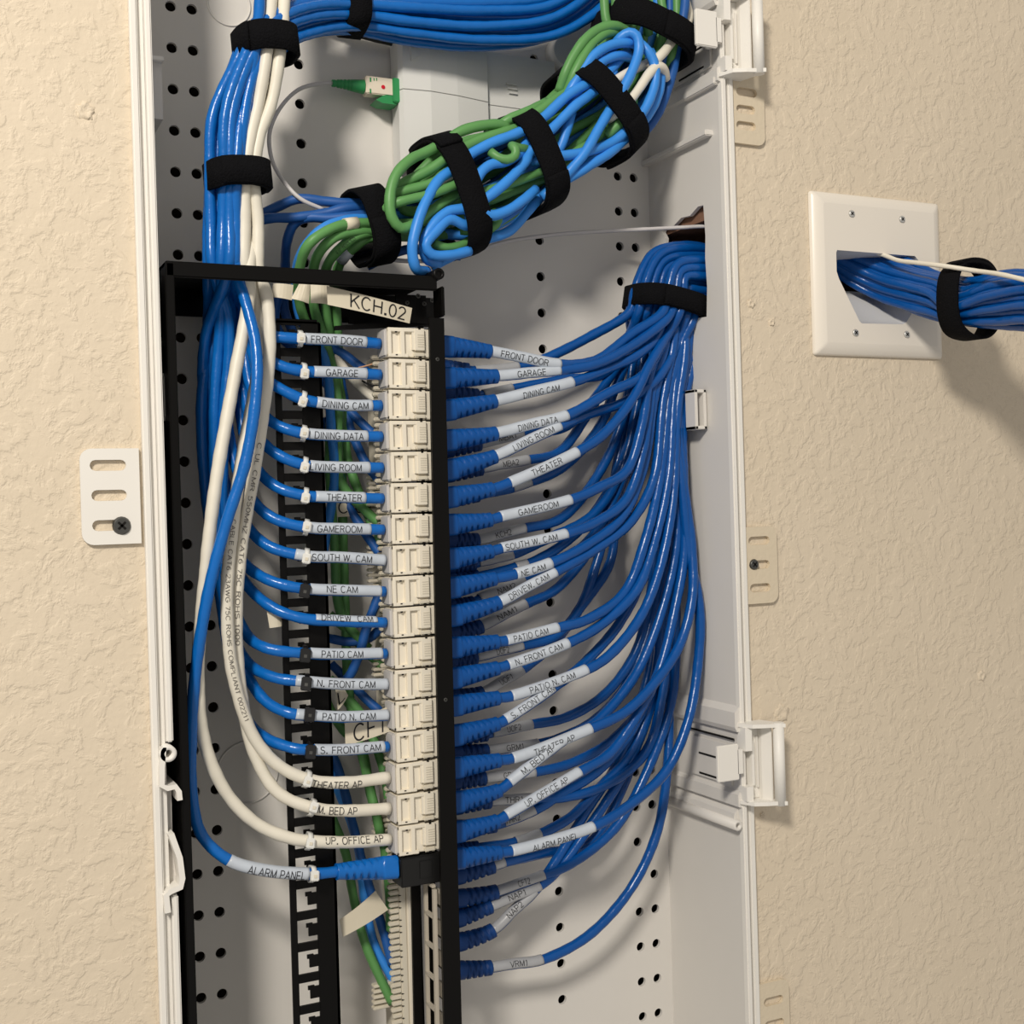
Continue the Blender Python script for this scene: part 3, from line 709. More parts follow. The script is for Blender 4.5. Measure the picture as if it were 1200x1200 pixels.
def boot(path, s0, s1, parent, m, r0=.0062, r1=.0041, name='boot', rear=False):
    L = s1-s0
    def dent(t, an, rr):
        u = t/L
        if u < .22: base = r0*1.0
        else: base = r0+(r1-r0)*min(1, (u-.22)/.70)
        # squarer section near the plug
        if u < .25: base *= 1/max(.80, (abs(cos(an))**6+abs(sin(an))**6)**(1/6)) if not rear else 1
        if .32 < u < .92:                # slanted slits on the flanks
            ph = (u-.32)/.60*(5 if not rear else 4); ca = cos(an)
            fr2 = (ph+(.30 if not rear else .22)*(ca if sin(an) > 0 else -ca)) % 1
            if rear:
                if fr2 < .36: base -= .0010
            elif .05 < ca < .86 or ca < -.3:
                if fr2 < .34: base -= .0014
        return base
    mb = MB(); tube(mb, path, r0, s0, s1, 20, .00055, True, dent)
    return mb.build(name, m, parent)

# ---------- left: eighteen runs coming down the side bundle and turning into the jacks
def Yq(p, k): return p[k]
hexs = []
for r_ in range(-3, 4):
    for c_ in range(-4, 5):
        hexs.append(((c_+.5*(r_ & 1)), r_*.866))
# stations of the side bundle: centre px, depth, half width across (m), half depth (m), direction of "across" in px
ST = [((730, -220), -.006, .017, .012), ((722, -70), -.006, .017, .012), ((692, -22), .002, .017, .012), ((640, 18), .006, .017, .0105), ((560, 26), .006, .0175, .010), ((480, 20), .004, .0150, .010), ((412, 14), .004, .0112, .010),
      ((352, 20), -.010, .012, .012), ((312, 44), -.026, .011, .012), ((287, 90), -.028, .010, .011), ((271, 145), -.028, .0125, .010), ((266, 205), -.026, .0105, .010),
      ((264, 260), -.024, .0098, .009), ((264, 318), -.024, .0098, .009)]
def stations(idx, u, v, cen=None):
    out = []
    n = len(ST)
    cs = [at(*s[0], s[1]+LS) for s in ST]
    for i in range(n):
        d = cs[min(i+1, n-1)]-cs[max(i-1, 0)]; d[1] = 0; d /= np.linalg.norm(d)
        U = np.array([d[2], 0, -d[0]])*-1      # across: to the right when running down
        uu = u+.10*sin(i*1.1+idx*2); vv = v+.10*cos(i*.9+idx*1.3)
        out.append(cs[i]+U*uu*ST[i][2]*1.06+np.array([0, 1, 0])*vv*ST[i][3]*1.06)
    return out
slots14 = [(.85, -.55), (.80, .15), (.45, .75), (.40, -.10), (.35, -.85), (0, .35), (-.05, -.4), (.05, .95), (-.35, .85), (-.35, .1), (-.40, -.85), (-.75, .45), (-.80, -.3), (-.1, -1.0)]
JY = -.0305+LS
def PL(pts): return P(*[(x, y, Y+LS) for x, y, Y in pts])
def jl(k):  # where cable k meets its jack
    z = jz(k); return np.array([JX0+(xpost(z)-xpA)-.0025, JY, z])
left = [  # mids, label x0,x1, text x0,x1, tie px, tie colour, phi
 ([(284, 345, .010), (292, 374, -.002), (304, 391, -.018), (322, 394.5, -.025), (352, 397, -.029), (400, 399, -.031)], 356, 428, 363, 423, 'w', 0),
 ([(292, 352, -.004), (298, 400, -.010), (313, 420, -.022), (334, 430.5, -.027), (356, 435, -.029), (400, 437, -.031)], 370, 426, 378, 417, 'w', 0),
 ([(287, 360, .006), (297, 420, -.006), (311, 443.5, -.021), (332, 457.5, -.026), (355, 468, -.029), (400, 475, -.031)], 368, 438, 374, 430, 'w', 0),
 ([(282, 360, .002), (293, 450, -.004), (309, 486, -.016), (330, 500.5, -.025), (356, 508, -.029), (400, 511, -.031)], 362, 432, 366, 425, 'w', 0),
 ([(277, 370, .010), (290, 480, .000), (304, 513, -.014), (326, 533, -.024), (357, 545, -.029), (400, 548, -.031)], 360, 433, 361.5, 422, 'w', 0),
 ([(272, 370, .004), (286, 510, .002), (301, 549, -.012), (325, 571, -.023), (358, 581, -.029), (400, 583, -.031)], 371, 425, 379, 420, 'w', 0),
 ([(262, 360, -.006), (270, 520, .000), (290, 577, -.010), (318, 606, -.022), (359, 618, -.029), (400, 620, -.031)], 362, 434, 368, 424, 'w', 0),
 ([(256, 360, .008), (262, 560, .004), (287, 613, -.008), (315, 640, -.021), (359, 652, -.029), (400, 653.5, -.031)], 342, 452, 363, 432, 'w', 0),
 ([(252, 370, -.004), (247, 480, .002), (262, 620, .002), (287, 661, -.008), (318, 681, -.022), (357, 690, -.029), (400, 692, -.031)], 366, 445, 382, 418, 'b', .2),
 ([(248, 370, .006), (241, 480, .008), (258, 630, .006), (288, 684, -.006), (318, 711, -.020), (352, 724, -.028), (400, 728, -.031)], 369, 440, 378, 436, None, .55),
 ([(258, 380, -.012), (251, 490, -.008), (258, 640, .000), (286, 739, -.006), (311, 759, -.022), (357, 765.5, -.029), (400, 767, -.031)], 362, 447, 376, 426, 'b', 0),
 ([(244, 380, .000), (236, 490, -.002), (250, 640, .004), (286, 771, -.004), (319, 793, -.020), (359, 799, -.029), (400, 802, -.031)], 346, 457, 369, 435, 'b', 0),
 ([(268, 380, -.014), (262, 500, -.010), (264, 680, .006), (288, 786, -.002), (312, 822, -.016), (340, 836, -.027), (361, 838.5, -.029), (400, 840.5, -.031)], 349, 455, 375, 437, 'b', 0),
 ([(240, 400, -.004), (242, 540, .003), (258, 700, .010), (287, 838, .000), (310, 864, -.014), (345, 877, -.027), (358, 878.5, -.029), (400, 879, -.031)], 370, 449, 377, 443, 'b', 0),
]
LC = []
for k in range(14):
    mids, l0, l1, t0, t1, tie, phi = left[k]
    pts = stations(k, *slots14[k])+PL(mids)+[jl(k)]
    g = thing('network_cable', jl(k), f'blue cable labelled {names[k]}, tied to the lacing bar left of the white jacks', 'cable', 'blue runs into the white jacks')
    path = Path(pts); mb = MB(); seed += 1; tube(mb, path, cable_r(CR, seed)); mb.build('jacket', 'blue', g)
    ym = mids[-1][1]
    f = lambda x: path.near(at(x, ym, -.031+LS))
    ls0, ls1 = f(l0), f(l1)
    mb = MB(); wrap_sleeve(mb, path, CR*1.10, ls0, ls1, (.02 if k == 9 else radians(-52+6*sin(k*2.7))), radians(190)); lab = mb.build('label_sleeve', 'sleeve', g)
    if k == 6: pass
    wrap_text(names[k] if k != 9 else 'DRIVEW  CAM', path, f(t0), f(t1), .0038, CR*1.10, lab, phi)
    LC.append((path, tie, k))
whites = [  # mids for the three white runs
 ([(299, 345, -.026), (303, 420, -.020), (283, 540, -.030), (271, 630, -.034), (266, 700, -.034), (273, 790, -.030), (300, 868, -.026), (331, 900, -.027), (366, 914.5, -.030), (405, 917, -.032)], 368, 422, 'THEATER AP', -.5),
 ([(312, 345, -.031), (316, 395, -.032), (314, 440, -.031), (300, 540, -.032), (283, 640, -.030), (277, 720, -.028), (281, 800, -.024), (297, 880, -.022), (325, 928, -.025), (366, 946.5, -.030), (405, 950, -.032)], 369, 414, 'M. BED AP', -.1),
 ([(292, 345, -.034), (275, 440, -.038), (253, 565, -.040), (240, 680, -.038), (232, 790, -.032), (240, 870, -.026), (266, 930, -.024), (302, 966, -.026), (340, 982, -.029), (368, 986, -.031), (405, 987, -.032)], 380, 446, 'UP. OFFICE AP', .25)]
wslots = [(.0, 0), (1, .6), (-.9, .2)]
WST = [(317, -220, -.030), (322, -30, -.030), (321, 0, -.032), (316, 60, -.039), (306, 120, -.036), (297, 160, -.036), (291, 210, -.036), (290, 260, -.034), (291, 318, -.033)]
WR = .0036
for j in range(3):
    mids, t0, t1, tx, phi = whites[j]; k = 14+j
    dxp = (.5, 12, -1.5)[j]; dy = (-.0, .001, .004)[j]
    if j == 2: dxp = 7; dy = .0075
    up = [(x+dxp*(.55 if 120 < y < 230 else 1)-(4 if j == 0 else 0)-(5 if j == 2 and y < 330 else 0)*0, y, Y+dy) for x, y, Y in WST]
    if j == 2: up = up[:-1]+[(292, 318, -.038+.003)]
    g = thing('network_cable', jl(k), f'white cable marked {names[k]} curving down into the lower jacks', 'cable', 'white access point runs')
    path = Path(PL(up)+PL(mids)+[jl(k)]); mb = MB(); seed += 1; tube(mb, path, cable_r(WR, seed), n=12); jk = mb.build('jacket', 'white', g)
    f = lambda x: path.near(at(x, mids[-1][1], -.032+LS))
    wrap_text(tx, path, f(t0), f(t1), .0041, WR*1.01, jk, phi)
    if j < 2:
        q0 = path.near(PL(mids[3:4])[0]); 
        wrap_text(('CABLE CAT6 23AWG 75C ROHS COMPLIANT 002211', 'C UL CMR 550MHZ CAT6 75C ROHS 1000')[j], path, q0-.01, q0+.105, .0022, WR*1.01, jk, (.1, .15)[j], 'greyink', 'jacket_print')
    LC.append((path, 'w', k))
# alarm-panel run: blue, crosses in front of the whites, booted plug into the coupler
g = thing('network_cable', jl(17), 'blue cable labelled ALARM PANEL sweeping along the black side plate to the coupler', 'cable')
up = [(300, -220, -.034), (304, -30, -.034), (304, 10, -.036), (300, 45, -.040), (292, 100, -.036), (281, 150, -.037), (277, 205, -.038), (276, 260, -.034), (277, 318, -.034)]
mids = [(286, 348, -.036), (299, 400, -.042), (301, 450, -.046), (288, 540, -.047), (266, 610, -.046), (245, 690, -.044), (229, 790, -.036), (224, 870, -.028), (225, 930, -.022), (236, 978, -.022), (268, 1008, -.026), (310, 1020, -.030), (366, 1024, -.031), (400, 1021, -.031), (463, 1016, -.031)]
path = Path(PL(up)+PL(mids)); mb = MB(); seed += 1; tube(mb, path, cable_r(CR, seed)); mb.build('jacket', 'blue', g)
f = lambda x, y: path.near(at(x, y, -.03+LS))
mb = MB(); wrap_sleeve(mb, path, CR*1.12, f(269, 1008), f(362, 1024), radians(-70), radians(190)); lab = mb.build('label_sleeve', 'sleeve', g)
wrap_text('ALARM PANEL', path, f(291, 1015), f(357, 1024), .0045, CR*1.12, lab, -.35)
rev = Path(list(path.p[::-1][:40]))
boot(rev, 0, rev.near(at(394, 1021, -.031+LS)), g, 'blue', .0068, .0048)
LC.append((path, 'w', 17))

# zip ties on the lacing bar
for path, tie, k in LC:
    if not tie: continue
    xt = 352+(k*.75)+(0 if k else 0); 
    py = [397, 434.5, 468, 507.5, 544.5, 580.5, 617.5, 652, 689.5, 0, 765.5, 799, 838, 878, 913.5, 945.5, 985.5, 1024][k]
    s = path.near(at(xt, py, -.029+LS)); T, N, B = path.frame(s); c = path.pt(s); r = (WR if 14 <= k <= 16 else CR)*1.12
    m = 'tie' if tie == 'w' else 'btie'; 
    t = thing('zip_tie', c, f'{"milky white" if tie == "w" else "black"} zip tie holding the {names[k]} cable to the lacing bar', 'cable tie', 'zip ties on the lacing bar')
    mb = MB(); n = 18; vs = []
    for a_, rr in ((-.0014, r), (-.0014, r+.0008), (.0014, r+.0008), (.0014, r)):
        for i in range(n):
            an = 2*pi*i/n; q = 1+(.55 if cos(an) < -.3 else 0)*abs(cos(an)); vs.append(c+T*a_+rr*q*(cos(an)*N+sin(an)*B))
    mb.add(vs, [(q*n+i, q*n+(i+1) % n, ((q+1) % 4)*n+(i+1) % n, ((q+1) % 4)*n+i) for q in range(4) for i in range(n)], True); mb.build('strap', m, t)
    h = c+N*(r+.0011)-B*(.0012 if k % 3 else -.0005); mb = MB(); vs = []
    sx, sy, sz = (.0030, .0040, .0018) if tie == 'b' else (.0024, .0029, .0016)
    mb.box(-sx, sx, -sy, sy, -sz, sz, .0005); vv = [h+T*x+B*y+N*z for x, y, z in mb.v]; mb.v = [tuple(q) for q in vv]; mb.build('tie_head', m, t)
    mb = MB(); q = h-B*(sy*.1)+N*.0018; mb.box(-.0009, .0009, -.0009, .0009, -.0003, .0003); mb.v = [tuple(q+T*x+B*y+N*z) for x, y, z in mb.v]; mb.build('tie_slot', 'teeth' if tie == 'w' else 'screw', t)

# ---------- right: patch cables up into the torn opening
SY = .044
SC = at(780, 352, SY); SU = at(822, 364, SY)-at(738, 345, SY); SA = np.linalg.norm(SU)/2; SU = SU/np.linalg.norm(SU)
SB = .0185
HZ = (hz0+hz1)/2-.006
slots = []
for r_ in range(-3, 4):
    for c_ in range(-6, 7):
        u = (c_+.5*(r_ & 1))*.0064/SA; v = r_*.0057/SB
        if u*u+v*v < 1.06: slots.append((u, v))
slots.sort(key=lambda q: q[0]**2+q[1]**2); slots = slots[:44]
# rows: (text, boot start, boot end, label start, label end, text x0 x1, mids, (u,v), phi)
F = [
 ('FRONT DOOR', (521, 406), (574, 412), (575, 412), (655, 427), 587, 638, [(700, 421, -.022), (742, 391, -.008)], (-.1, -.9), .0),
 ('GARAGE', (521, 443), (582, 441), (583, 441), (655, 434), 602, 636, [(702, 424, -.026), (757, 395, -.010)], (.12, -1), 0),
 ('DINING CAM', (522, 481), (580, 470), (581, 469.5), (670, 448), 610, 654, [(715, 432, -.020), (750, 413, -.010), (770, 390, 0)], (-.2, -.8), -.3),
 ('DINING DATA', (523, 516), (581, 508), (583, 507.5), (664, 487), 603, 650, [(712, 461, -.020), (752, 440, -.010), (778, 400, 0)], (.2, -.9), -.1),
 ('LIVING ROOM', (524, 551), (580, 535), (581, 534), (655, 500), 600, 645, [(690, 486, -.016), (735, 470, -.006), (772, 440, 0), (797, 395, .01)], (.35, -.7), 0),
 ('THEATER', (525, 583), (577, 573), (597, 566), (676, 530), 620, 653, [(710, 505, -.026), (740, 465, -.022), (762, 430, -.014), (785, 385, 0)], (.3, -1), 0),
 ('GAMEROOM', (526, 615), (575, 609), (586, 606), (668, 586), 605, 651, [(705, 570, -.022), (735, 550, -.016), (752, 500, -.01), (762, 440, -.004), (774, 395, .004)], (-.1, -.5), 0),
 ('SOUTH W. CAM', (527, 655), (576, 646), (587, 643), (663, 626), 591, 650, [(700, 612, -.022), (735, 585, -.016), (755, 530, -.01), (768, 450, 0), (777, 400, .006)], (.0, -.4), 0),
 ('NE CAM', (528, 689), (580, 678), (604, 673), (645, 660), 610, 637, [(690, 638, -.018), (730, 602, -.010), (752, 545, -.004), (770, 460, .002), (785, 400, .008)], (.15, -.5), -.2),
 ('DRIVEW. CAM', (529, 722), (585, 706), (586, 705), (650, 671), 593, 641, [(695, 645, -.018), (738, 612, -.012), (765, 560, -.006), (778, 470, .002), (791, 400, .006)], (.3, -.4), 0),
 ('PATIO CAM', (530, 759), (583, 752), (593, 751), (653, 736), 598, 641, [(690, 725, -.022), (730, 692, -.016), (757, 635, -.01), (775, 560, -.004), (785, 460, .004), (795, 400, .01)], (.4, -.3), 0),
 ('N. FRONT CAM', (530, 795), (583, 783), (595, 779.5), (665, 754), 600, 656, [(705, 732, -.024), (745, 692, -.018), (768, 640, -.012), (782, 560, -.006), (790, 470, .002), (800, 405, .008)], (.55, -.5), 0),
 ('PATIO N. CAM', (531, 827), (584, 818), (599, 816), (687, 785), 617, 669, [(715, 768, -.024), (748, 725, -.018), (770, 670, -.014), (787, 590, -.008), (795, 480, .002), (803, 410, .008)], (.6, -.2), 0),
 ('S. FRONT CAM', (532, 862), (583, 848), (592, 844), (647, 807), 597, 645, [(690, 772, -.008), (728, 725, -.002), (757, 660, .000), (775, 560, .004), (786, 470, .008), (795, 410, .014)], (.3, 0), 0),
 ('THEATER AP', (532, 900), (585, 891), (600, 889), (692, 854), 621, 672, [(735, 834, -.026), (770, 797, -.022), (797, 755, -.016), (809, 700, -.010), (810, 640, -.006), (802, 570, -.002), (797, 490, .004), (806, 415, .010)], (.7, -.4), -.3),
 ('M. BED AP', (534, 940), (585, 926), (597, 917), (660, 868), 611, 648, [(700, 842, -.008), (742, 790, -.002), (772, 720, .002), (790, 640, .004), (793, 560, .006), (796, 470, .010), (803, 410, .014)], (.5, .1), 0),
 ('UP. OFFICE AP', (535, 975), (583, 962), (593, 956), (679, 905), 612, 663, [(718, 880, -.022), (750, 836, -.016), (772, 780, -.010), (790, 715, -.004), (802, 650, 0), (799, 570, .004), (801, 480, .008), (811, 415, .014)], (.8, -.1), 0),
 ('ALARM PANEL', (535, 1006), (586, 999), (599, 997.5), (695, 969), 622, 674, [(737, 945, -.026), (780, 903, -.020), (808, 845, -.012), (819, 780, -.008), (818, 715, -.004), (808, 640, 0), (799, 570, .001), (792, 500, .004), (795, 450, .008), (812, 410, .014)], (.95, 0), -.45),
]
RY = .052
R_ = [
 ('', (522, 432), (548, 434), (556, 435), (607, 430), 0, 0, [(640, 421, .012), (694, 397, .008)], (-.95, 0), 0, 'r1'),
 ('', (522, 461), (560, 464), (566, 463), (600, 456), 0, 0, [(660, 446, .010), (705, 436, .012), (738, 400, .020)], (-.8, -.2), 0, 'r2'),
 ('MBA1', (524, 526), (562, 520), (563, 520), (612, 508), 581, 601, [(660, 503, .010), (690, 478, .012), (725, 430, .018), (745, 390, .022)], (-.75, .2), 0, 'r3'),
 ('MBA2', (525, 555), (564, 549), (565, 549), (619, 539), 585, 606, [(655, 530, .012), (690, 490, .018), (718, 440, .022), (742, 395, .026)], (-.65, -.3), 0, 'r4'),
 ('', (526, 585), (560, 580), (600, 572), (621, 565), 0, 0, [(655, 550, .012), (694, 505, .020), (722, 450, .024), (744, 400, .028)], (-.55, .1), 0, 'r5'),
 ('KCH2', (528, 633), (560, 633), (561, 632), (615, 619), 577, 597, [(660, 607, .012), (697, 567, .020), (722, 500, .024), (745, 410, .030)], (-.6, .5), 0, 'r6'),
 ('', (529, 662), (556, 660), (560, 659), (600, 650), 0, 0, [(650, 628, .010), (695, 605, .012), (722, 560, .016), (744, 470, .020), (752, 400, .026)], (-.5, -.1), 0, 'r7'),
 ('', (529, 680), (560, 676), (604, 665), (618, 661), 0, 0, [(660, 640, .012), (700, 600, .018), (728, 540, .022), (750, 450, .026), (758, 400, .030)], (-.4, .4), 0, 'r8'),
 ('NAM2', (530, 712), (556, 706), (562, 702), (615, 681), 581, 600, [(655, 660, .012), (694, 632, .016), (726, 570, .020), (750, 480, .024), (760, 400, .028)], (-.35, .1), 0, 'r9'),
 ('NAM1', (531, 742), (564, 734), (565, 733), (616, 708), 583, 604, [(655, 690, .014), (690, 650, .020), (722, 590, .026), (752, 480, .032), (762, 400, .036)], (-.3, .6), 0, 'r10'),
 ('DOF2', (531, 773), (558, 770), (559, 770), (612, 757), 577, 596, [(650, 747, .014), (682, 715, .020), (699, 660, .026), (710, 600, .030), (735, 500, .034), (762, 405, .034)], (-.2, .3), 0, 'r11'),
 ('UOF1', (532, 818), (566, 812), (568, 810), (612, 785), 582, 600, [(650, 755, .014), (684, 712, .022), (713, 660, .028), (727, 590, .032), (746, 500, .036), (768, 405, .038)], (-.1, .7), 0, 'r12'),
 ('UOF2', (533, 864), (570, 860), (576, 859), (623, 849), 592, 610, [(662, 840, .014), (706, 812, .020), (742, 763, .024), (762, 690, .028), (770, 590, .030), (774, 480, .028), (780, 405, .028)], (0, .3), 0, 'r14'),
 ('GRM1', (533, 883), (571, 880), (572, 880), (630, 872), 590, 612, [(662, 865, .014), (702, 842, .018), (742, 795, .024), (768, 720, .030), (774, 620, .034), (778, 500, .034), (784, 405, .036)], (.1, .6), 0, 'r15'),
 ('GRM2', (534, 915), (568, 912), (569, 911), (626, 905), 588, 606, [(668, 895, .014), (715, 865, .016), (758, 810, .020), (780, 735, .024), (786, 640, .026), (787, 520, .026), (790, 410, .028)], (.2, .3), 0, 'r16'),
 ('THR1', (535, 944), (574, 939), (575, 939), (625, 936), 592, 611, [(660, 936, .014), (704, 922, .014), (752, 882, .018), (780, 815, .024), (788, 720, .030), (788, 610, .034), (790, 500, .036), (794, 412, .036)], (.3, .6), 0, 'r17'),
 ('THR2', (535, 972), (580, 967), (590, 964), (626, 950), 591, 608, [(660, 930, .014), (705, 905, .018), (748, 850, .024), (772, 770, .028), (782, 670, .030), (786, 540, .030), (792, 415, .030)], (.4, .3), 0, 'r18'),
 ('', (535, 998), (560, 994), (604, 987), (633, 977), 0, 0, [(665, 957, .012), (705, 925, .016), (742, 880, .024), (764, 800, .034), (774, 700, .040), (778, 580, .044), (780, 420, .044)], (.1, .9), 0, 'r19'),
 ('', (536, 1026), (578, 1015), (579, 1014.5), (590, 1011), 0, 0, [(640, 1000, .030), (690, 985, .034), (730, 915, .038), (757, 830, .042), (776, 700, .046), (784, 560, .046), (790, 420, .046)], (.3, .9), 0, 'r20'),
 ('CFT2', (537, 1053), (582, 1045), (583, 1045), (637, 1026), 603, 620, [(676, 1008, .010), (722, 968, .010), (760, 905, .014), (783, 820, .022), (795, 700, .030), (797, 570, .034), (800, 418, .034)], (.5, .5), 0, 'r21'),
 ('NAP1', (537, 1076), (575, 1062), (576, 1061.5), (632, 1038), 595, 613, [(655, 1022, .016), (695, 968, .022), (738, 890, .028), (770, 800, .034), (789, 690, .038), (797, 560, .038), (806, 420, .034)], (.6, .3), 0, 'r22'),
 ('NAP2', (538, 1104), (578, 1090), (579, 1089), (627, 1044), 596, 612, [(648, 1020, .018), (690, 950, .028), (728, 880, .034), (758, 780, .040), (782, 660, .044), (796, 540, .044), (808, 425, .038)], (.6, .6), 0, 'r23'),
 ('VRM1', (539, 1137), (575, 1134), (576, 1134), (635, 1125), 595, 614, [(690, 1096, .012), (740, 1040, .012), (770, 975, .016), (782, 900, .022), (784, 820, .030), (780, 740, .036), (784, 640, .038), (796, 540, .036), (814, 420, .034)], (.9, .35), 0, 'r24'),
]
allc = [(c, True) for c in F]+[(c, False) for c in R_]
# assign every cable the free slot nearest to the one it heads for
order = sorted(range(len(allc)), key=lambda i: -(allc[i][0][8][0]**2+allc[i][0][8][1]**2)); free = list(slots); got = {}
for i in order:
    u, v = allc[i][0][8]; j = min(range(len(free)), key=lambda q: (free[q][0]-u)**2+(free[q][1]-v)**2); got[i] = free.pop(j)
rear_desc = {'r1': 'blue patch cable with blank white wrap, topmost of the rear row', 'r2': 'blue rear-row patch cable mostly hidden behind the DINING CAM cable',
 'r5': 'blue rear-row patch cable tucked under the THEATER label', 'r7': 'blue rear-row patch cable hidden just under the SOUTH W. CAM label', 'r8': 'blue rear-row patch cable peeking over the NE CAM label',
 'r19': 'blue rear-row patch cable with wrap just above the ALARM PANEL label', 'r20': 'blue rear-row patch cable with dark boot under the right ALARM PANEL boot'}
PR = .0034
for i, (c, front) in enumerate(allc):
    tx, b0, b1, l0, l1, t0, t1, mids, uv, phi = c[:10]
    u, v = got[i]; Y0 = .012 if front else RY
    Yl = .013 if front else RY-.001
    jr = random.Random(i*7+1); jx = (2.5 if front else 5)*(i < len(allc)-1)
    mids = [(x+jr.uniform(-jx, jx), y+jr.uniform(-2, 2)*(jx > 0), (.013+(Y+.031)*.62 if front else RY+(Y-.014)*.55)+jr.uniform(-.002, .002)) for x, y, Y in mids]
    fo = lambda q, Y: (q[0], q[1], Y)
    sp = SC+SU*u*SA+np.array([0, 1, 0])*v*SB
    sb = SC+SU*u*SA*.97+np.array([0, 1, 0])*v*SB+np.array([-.004, .0, -.012])
    # up and over, through the opening
    hy = (hy0+hy1)/2+.001+v*.0200; hzz = HZ-u*.0255
    mid = np.array([.5*sp[0]+.5*(XR-.004)-.003, .45*sp[1]+.55*hy, sp[2]*.3+hzz*.7+.003])
    h1 = np.array([XR+.002, hy, hzz]); h2 = np.array([XR+.035, hy+.004, hzz-.002]); h3 = np.array([.552, hy+.006, hzz-.008])
    st = at(b0[0]-9, b0[1]-(b1[1]-b0[1])/(b1[0]-b0[0])*9*.3, Y0)
    pts = [st]+P(fo(b0, Y0), fo(b1, Yl), fo(l0, Yl) if l0[0]-b1[0] > 3 else fo(((b1[0]+l1[0])/2, (b1[1]+l1[1])/2), Yl), fo(l1, Yl))+P(*mids)+[sb, sp, mid, h1, h2, h3]
    path = Path(pts)
    if front: lab = f'blue booted patch cable with white label reading {tx}, front row'
    elif tx: lab = f'blue patch cable with dark boot and label reading {tx}, rear row'
    else: lab = rear_desc[c[10]]
    g = thing('patch_cable', path.p[0], lab, 'cable', 'front row patch cables' if front else 'rear row patch cables')
    seed += 1; sa = path.near(at(*b1, Yl)); mb = MB(); tube(mb, path, cable_r(PR, seed), max(0, sa-.01)); mb.build('jacket', 'patch', g)
    s0 = path.near(at(*b0, Y0))
    if front: boot(path, 0, sa, g, 'boot', .0067, .0046)
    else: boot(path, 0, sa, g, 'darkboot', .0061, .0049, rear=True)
    la, lb_ = path.near(at(*l0, Yl)), path.near(at(*l1, Yl))
    mb = MB(); wrap_sleeve(mb, path, PR*1.12, la, lb_, radians(-55+9*sin(i*2.1)), radians(200)); sl = mb.build('label_sleeve', 'sleeve' if front else 'shadesleeve', g)
    if tx:
        def fx(x):
            yy = l0[1]+(l1[1]-l0[1])*(x-l0[0])/(l1[0]-l0[0]); return path.near(at(x, yy, Yl))
        wrap_text(tx, path, fx(t0), fx(t1), (.0037 if front else .0036), PR*1.12, sl, phi)

# ---------- hook-and-loop straps
def strap(p0, p1, Y, b, wd, label, tail=None, th=.0019, bulge=3.2, m='velcro', axis=None):
    A = at(*p0, Y); B = at(*p1, Y); c = (A+B)/2; U = B-A; a = np.linalg.norm(U)/2; U /= np.linalg.norm(U)
    V = np.array([0, 1., 0]) if axis is None else np.cross(axis, U)
    if V[1] < 0: V = -V
    V -= (V@U)*U; V /= np.linalg.norm(V); W = np.cross(U, V)
    t = thing('hook_and_loop_strap', c, label, 'strap'); n = 48
    def ringmesh(mb, a_, b_, t0=0, t1=2*pi, w=wd, n=n):
        closed = t1-t0 > 6.2; vs = []; k = n if closed else n+1
        for ww, rr in ((-w/2, 0), (-w/2*.96, th), (w/2*.96, th), (w/2, 0)):
            for i in range(k):
                an = t0+(t1-t0)*i/n; ce, se = cos(an), sin(an); e = 2/bulge
                x = abs(ce)**e*(1 if ce >= 0 else -1); y = abs(se)**e*(1 if se >= 0 else -1)
                jit = .0004*sin(an*5+ww*900)
                vs.append(c+U*x*(a_+rr+jit)+V*y*(b_+rr)+W*(ww+.0006*sin(an*3)))
        f = []
        for q in range(4):
            for i in range(k if closed else n): f.append((q*k+i, q*k+(i+1) % k, ((q+1) % 4)*k+(i+1) % k, ((q+1) % 4)*k+i))
        if not closed: f += [(0, k, 2*k, 3*k), (k-1, 2*k-1, 3*k-1, 4*k-1)]
        mb.add(vs, f, True)
    mb = MB(); ringmesh(mb, a-th, b-th); mb.build('band', m, t)
    if tail:
        mb = MB(); ringmesh(mb, a, b, tail[0], tail[1], wd*.93, 24); mb.build('overlap_end', m, t)
    return t
strap((279, 50), (347, 55), -.029+LS, .0175, .0165, 'black strap at the top of the vertical blue and white bundle', (pi*.6, pi*1.25))
mb = None
strap((241, 207), (312, 209), -.028+LS, .0165, .0165, 'black strap round the vertical bundle above the bracket', (pi*1.35, pi*2.05))
strap((411, -12), (414, 40), .004+LS, .0165, .0145, 'black strap round the top blue arc of cables', None)
strap((739, 345), (821, 368), SY, .0215, .0150, 'black strap gathering the patch cables below the torn opening', (pi*1.4, pi*2.0))
strap((704, 22), (797, 70), .026, .031, .0182, 'black strap at the upper right end of the green and blue coil', (pi*1.5, pi*2.1))
strap((655, 82), (733, 182), .026, .033, .0172, 'black diagonal strap round the coil, second from its right end', (pi*1.6, pi*2.1))
strap((590, 138), (637, 246), .026, .033, .0172, 'black strap round the middle of the green and blue coil', (pi*1.6, pi*2.1))
strap((502, 166), (549, 300), .026, .033, .0168, 'black long strap left of the middle of the coil', (pi*.9, pi*1.3))
strap((419, 222), (444, 308), .030, .025, .0175, 'black strap at the left end of the coil above the top bar', (pi*1.5, pi*2.0))

